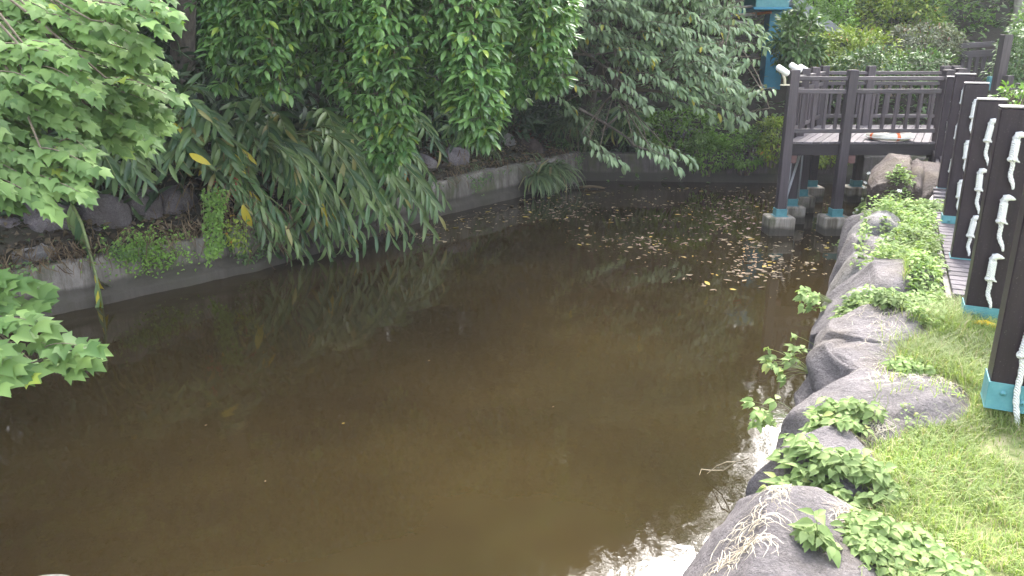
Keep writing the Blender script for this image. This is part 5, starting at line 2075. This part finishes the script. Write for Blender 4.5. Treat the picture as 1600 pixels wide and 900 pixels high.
for (x, y, n, z_, lab) in [(1262, 470, 26, .75, 'leafy sprig reaching over the water beside the long dark slab'),
                          (1212, 572, 12, .75, 'small sprig over the water beside the layered rock'),
                          (1196, 650, 16, .7, 'drooping sprig over the water beside the broad slab'),
                          (1240, 548, 6, .8, 'few leaves poking out at the water side of the stepped rock')]:
    q = atz(x, y, z_)
    r_ = empty('weed_sprig', q, lab, 'weed', 'sprigs growing out over the water')
    ls = Leaves(T_OV); mb = MB()
    anchor = q + BT * .28 + UP * -.02
    for i in range(n):
        e = q + Vector((U(-.10, .10), U(-.14, .14), U(-.08, .10)))
        mb.tube(curve(anchor, e, -.03, 4), [.003, .003, .002, .002, .002], 3, False)
        for j in range(4):
            ls.add(e + rv(.012), Vector((U(-1, .5), U(-1, 1), U(-.5, .3))), UP + VIEW * .5 + rv(.3), U(.06, .095))
    mb.build('stems', M['stem_green'], r_, True, q)
    ls.finish(r_, M['leaf_weed'], 'leaf', 120, 8)

W(1338, 290, .35, .16, 130, 'bushy weed with white flowers left of the cracked boulder', size=.085, h=.38, flowers=14, z=1.0)
W(1425, 240, .22, .22, 50, 'grassy weeds growing on top of the cracked boulder', size=.07, h=.10, z=1.5, flowers=1)
W(1460, 335, .35, .22, 90, 'weeds against the fence below the square boulder', size=.075, h=.22, z=1.05)
W(1385, 330, .25, .35, 70, 'low weeds along the flat kerb-like stone', size=.06, h=.10, flowers=2)

# ground cover, one mass, over the middle and far bank
ls = Leaves(T_OV)
for i in range(6500):
    s_ = U(3.9, 8.4); t_ = U(.55, 1.36) if s_ < 7.5 else U(.4, 1.1)
    q = bank(s_, t_)
    if s_ > 3.0 and t_ < .75 and fbm((q.x, q.y, 2), 2.2, 3) < .03: continue
    z, nn_, isr = surf(q.x, q.y)
    if z < .5: continue
    if isr and fbm((q.x, q.y, 5), 2.6, 3) < -.02 and t_ < 1.2: continue
    ls.add(Vector((q.x, q.y, z + U(.01, .13) * (1.2 + fbm((q.x, q.y, 0), 3, 2) * 2.5))), Vector((U(-1, 1), U(-1, 1), U(-.2, .4))), UP * 1.2 + rv(.4), U(.045, .075))
for i in range(1400):
    s_ = U(2.3, 4.2); t_ = U(1.05, 1.32)
    q = bank(s_, t_)
    z, nn_, isr = surf(q.x, q.y)
    ls.add(Vector((q.x, q.y, z + U(.01, .12))), Vector((U(-1, 1), U(-1, 1), U(-.2, .4))), UP * 1.2 + rv(.4), U(.045, .07))
for i in range(2200):
    s_ = U(-1.6, 1.0); t_ = U(1.0, 2.0)
    q = bank(s_, t_)
    if fbm((q.x, q.y, 0), 2.0, 3) < .05: continue
    z, nn_, isr = surf(q.x, q.y)
    ls.add(Vector((q.x, q.y, z + U(.005, .04))), Vector((U(-1, 1), U(-1, 1), U(-.1, .4))), UP * 1.2 + rv(.3), U(.02, .04))
o = ls.finish(None, M['leaf_weed'], 'leaf', 0, rest='creeping_weeds')
tag(o, 'low creeping weeds covering the far half of the right bank', 'weeds', None, 'stuff')

# grass
V = []; F = []
cnt = 0
gr_ = random.Random(3)
tries = 0
while cnt < 80000 and tries < 200000:
    tries += 1
    if gr_.random() < .72:
        s_ = -1.9 + 4.6 * gr_.random(); t_ = gr_.uniform(.86, 3.0)
    else:
        s_ = gr_.uniform(2.4, 9.8); t_ = gr_.uniform(1.0, 1.32 if s_ > 3.2 else 1.65)
    q = bank(s_, t_)
    nzz = fbm((q.x, q.y, 0), 1.6, 3)
    if nzz < -.22 and gr_.random() < .8: continue
    z, nn_, isr = surf(q.x, q.y)
    if z < .6: continue
    if isr and (s_ > 7.4 or nn_.z < .8 or gr_.random() < (.95 if s_ < 3 else .6)): continue
    h = gr_.uniform(.03, .095) * (1 + nzz * 1.2) * (1.5 if s_ > 1.2 and s_ < 3.2 else 1)
    a = gr_.uniform(0, 6.283); lean = gr_.uniform(.3, 1.6) * h
    dx, dy = math.cos(a) * lean, math.sin(a) * lean
    w = gr_.uniform(.0015, .0030)
    px_, py_ = -math.sin(a) * w, math.cos(a) * w
    i0 = len(V)
    V += [(q.x - px_, q.y - py_, z - .005), (q.x + px_, q.y + py_, z - .005), (q.x + dx * .4 - px_ * .8, q.y + dy * .4 - py_ * .8, z + h * .65),
          (q.x + dx * .4 + px_ * .8, q.y + dy * .4 + py_ * .8, z + h * .65), (q.x + dx, q.y + dy, z + h * .9)]
    F += [(i0, i0 + 1, i0 + 3), (i0, i0 + 3, i0 + 2), (i0 + 2, i0 + 3, i0 + 4)]
    cnt += 1
o = obj('grass', mesh_np('grass', V, F, M['grass'], True))
tag(o, 'short matted lawn grass between the boulders and the fence posts', 'grass', None, 'stuff')

# dry straw on the nearest boulder
def straw(pix, n, lab, spread=9, L=(.05, .14)):
    m = MB()
    for i in range(n):
        k = rnd.random() * (len(pix) - 1)
        a = pix[int(k)]; b = pix[min(int(k) + 1, len(pix) - 1)]; f = k - int(k)
        x = a[0] + (b[0] - a[0]) * f + rnd.gauss(0, spread); y = a[1] + (b[1] - a[1]) * f + rnd.gauss(0, spread * .7)
        q = atz(x, y, .95)
        ang = rnd.gauss(1.1, .8); ln = U(*L)
        pts = []
        cv = U(-5, 5)
        for j in range(5):
            qx = q.x + math.cos(ang) * ln * j / 4; qy = q.y + math.sin(ang) * ln * j / 4
            ang += cv * .12
            z = surf(qx, qy)[0]
            pts.append(Vector((qx, qy, z + .004 + .02 * U(0, 1) * math.sin(j * .8))))
        sdv = Vector((-math.sin(ang), math.cos(ang), .3)).normalized()
        m.ribbon(pts, [.0013, .0018, .0018, .0015, .0006], sdv)
    o = m.build('dry_grass', M['straw'])
    tag(o, lab, 'dry grass', None, 'stuff')


straw([(1240, 765), (1215, 808), (1205, 828)], 130, 'matted heap of bleached dry grass across the nearest boulder', 5, (.025, .07))
straw([(1205, 838), (1180, 858), (1150, 868)], 60, 'trail of bleached dry grass below the matted heap', 10)
straw([(1100, 895), (1150, 895), (1190, 898)], 70, 'bleached dry grass strands at the bottom edge of the nearest boulder', 7)
straw([(1310, 850), (1350, 825)], 110, 'bleached dry grass by the weeds right of the nearest boulder', 9)
straw([(1360, 600), (1440, 610), (1500, 625)], 190, 'dry straw along the broad slab towards the nearest post', 13)
straw([(1330, 690), (1380, 705)], 110, 'dry straw behind the rounded weed clump', 8)
straw([(1330, 505), (1400, 520), (1370, 545)], 110, 'dry stalks on the stepped rock', 14)

# ------------------------------------------------------------------ floating leaves
zones = [([(640, 372), (700, 340), (800, 310), (900, 288), (960, 300), (900, 340), (760, 360), (700, 380)], 420),
         ([(880, 290), (1215, 290), (1215, 440), (1150, 430), (1050, 400), (880, 380), (860, 330)], 800),
         ([(1130, 300), (1300, 300), (1300, 420), (1240, 440), (1130, 430)], 340),
         ([(900, 380), (1250, 400), (1240, 470), (1000, 440)], 60),
         ([(100, 440), (900, 420), (1100, 700), (200, 850)], 5)]
V0 = []
FLT = Leaves([strip_leaf(OVATE, .05, .06), strip_leaf(ELL, -.06, .1), strip_leaf(SIMPLE, .1, -.1, .3)])
for P_, n in zones:
    k = 0
    xs = [a[0] for a in P_]; ys = [a[1] for a in P_]
    while k < n:
        x = U(min(xs), max(xs)); y = U(min(ys), max(ys))
        if not inpoly(x, y, P_): continue
        q = atz(x, y, .006)
        if fbm((q.x, q.y, 0), .9, 3) < -.10 and rnd.random() < .75: continue
        k += 1
        nn = 3 if rnd.random() < .12 else 1
        for j in range(nn):
            qq = q + Vector((U(-.08, .08), U(-.05, .05), 0)) * (nn > 1)
            a = U(0, 6.28)
            V0.append((Vector((qq.x, qq.y, .006 + j * .003)), Vector((math.cos(a), math.sin(a), 0)), (U(.05, .115) if rnd.random() < .35 else U(.02, .055)) if n > 20 else U(.015, .03)))
V0.sort(key=lambda l: -l[2] / l[0].y)
me_f = [mesh_np('floating_leaf', v, f, M['float_leaf'], True) for v, f in FLT.t]
for (p_, d_, s_) in V0[:170]:
    o = obj('floating_leaf', rnd.choice(me_f)); o.location = p_
    o.rotation_euler = (U(-.1, .1), U(-.1, .1), math.atan2(d_.y, d_.x)); o.scale = (s_ * 1.3, s_ * 1.3, s_ * 1.3)
    tag(o, 'small yellowish fallen leaf floating on the dark far part of the pond' if p_.y > 7 else 'tiny pale leaf floating on the open brown water', 'leaf', 'fallen leaves floating on the pond')
for (p_, d_, s_) in V0[170:]: FLT.add(p_, d_, UP + rv(.05), s_ * 1.15)
o = FLT.finish(None, M['float_leaf'], 'leaf', 0, rest='floating_debris')
tag(o, 'scatter of small leaves and petals floating on the far water', 'floating leaves', None, 'stuff')

# ------------------------------------------------------------------ haze volume added to lift the dark tones like a lens veil
hb_ = MB(); hb_.box((2, 14, 8.5), (64, 44, 20))
hz = hb_.build('haze', None)
hm_ = bpy.data.materials.new('haze'); hm_.use_nodes = True
hn = hm_.node_tree; hn.nodes.clear()
pv = hn.nodes.new('ShaderNodeVolumePrincipled')
pv.inputs['Color'].default_value = (.86, .88, .95, 1)
pv.inputs['Density'].default_value = .0010
ho = hn.nodes.new('ShaderNodeOutputMaterial')
hn.links.new(pv.outputs[0], ho.inputs['Volume'])
hz.data.materials.append(hm_)
tag(hz, kind='stuff'); hz['label'] = 'thin haze volume added over the pond to lift the shadows'
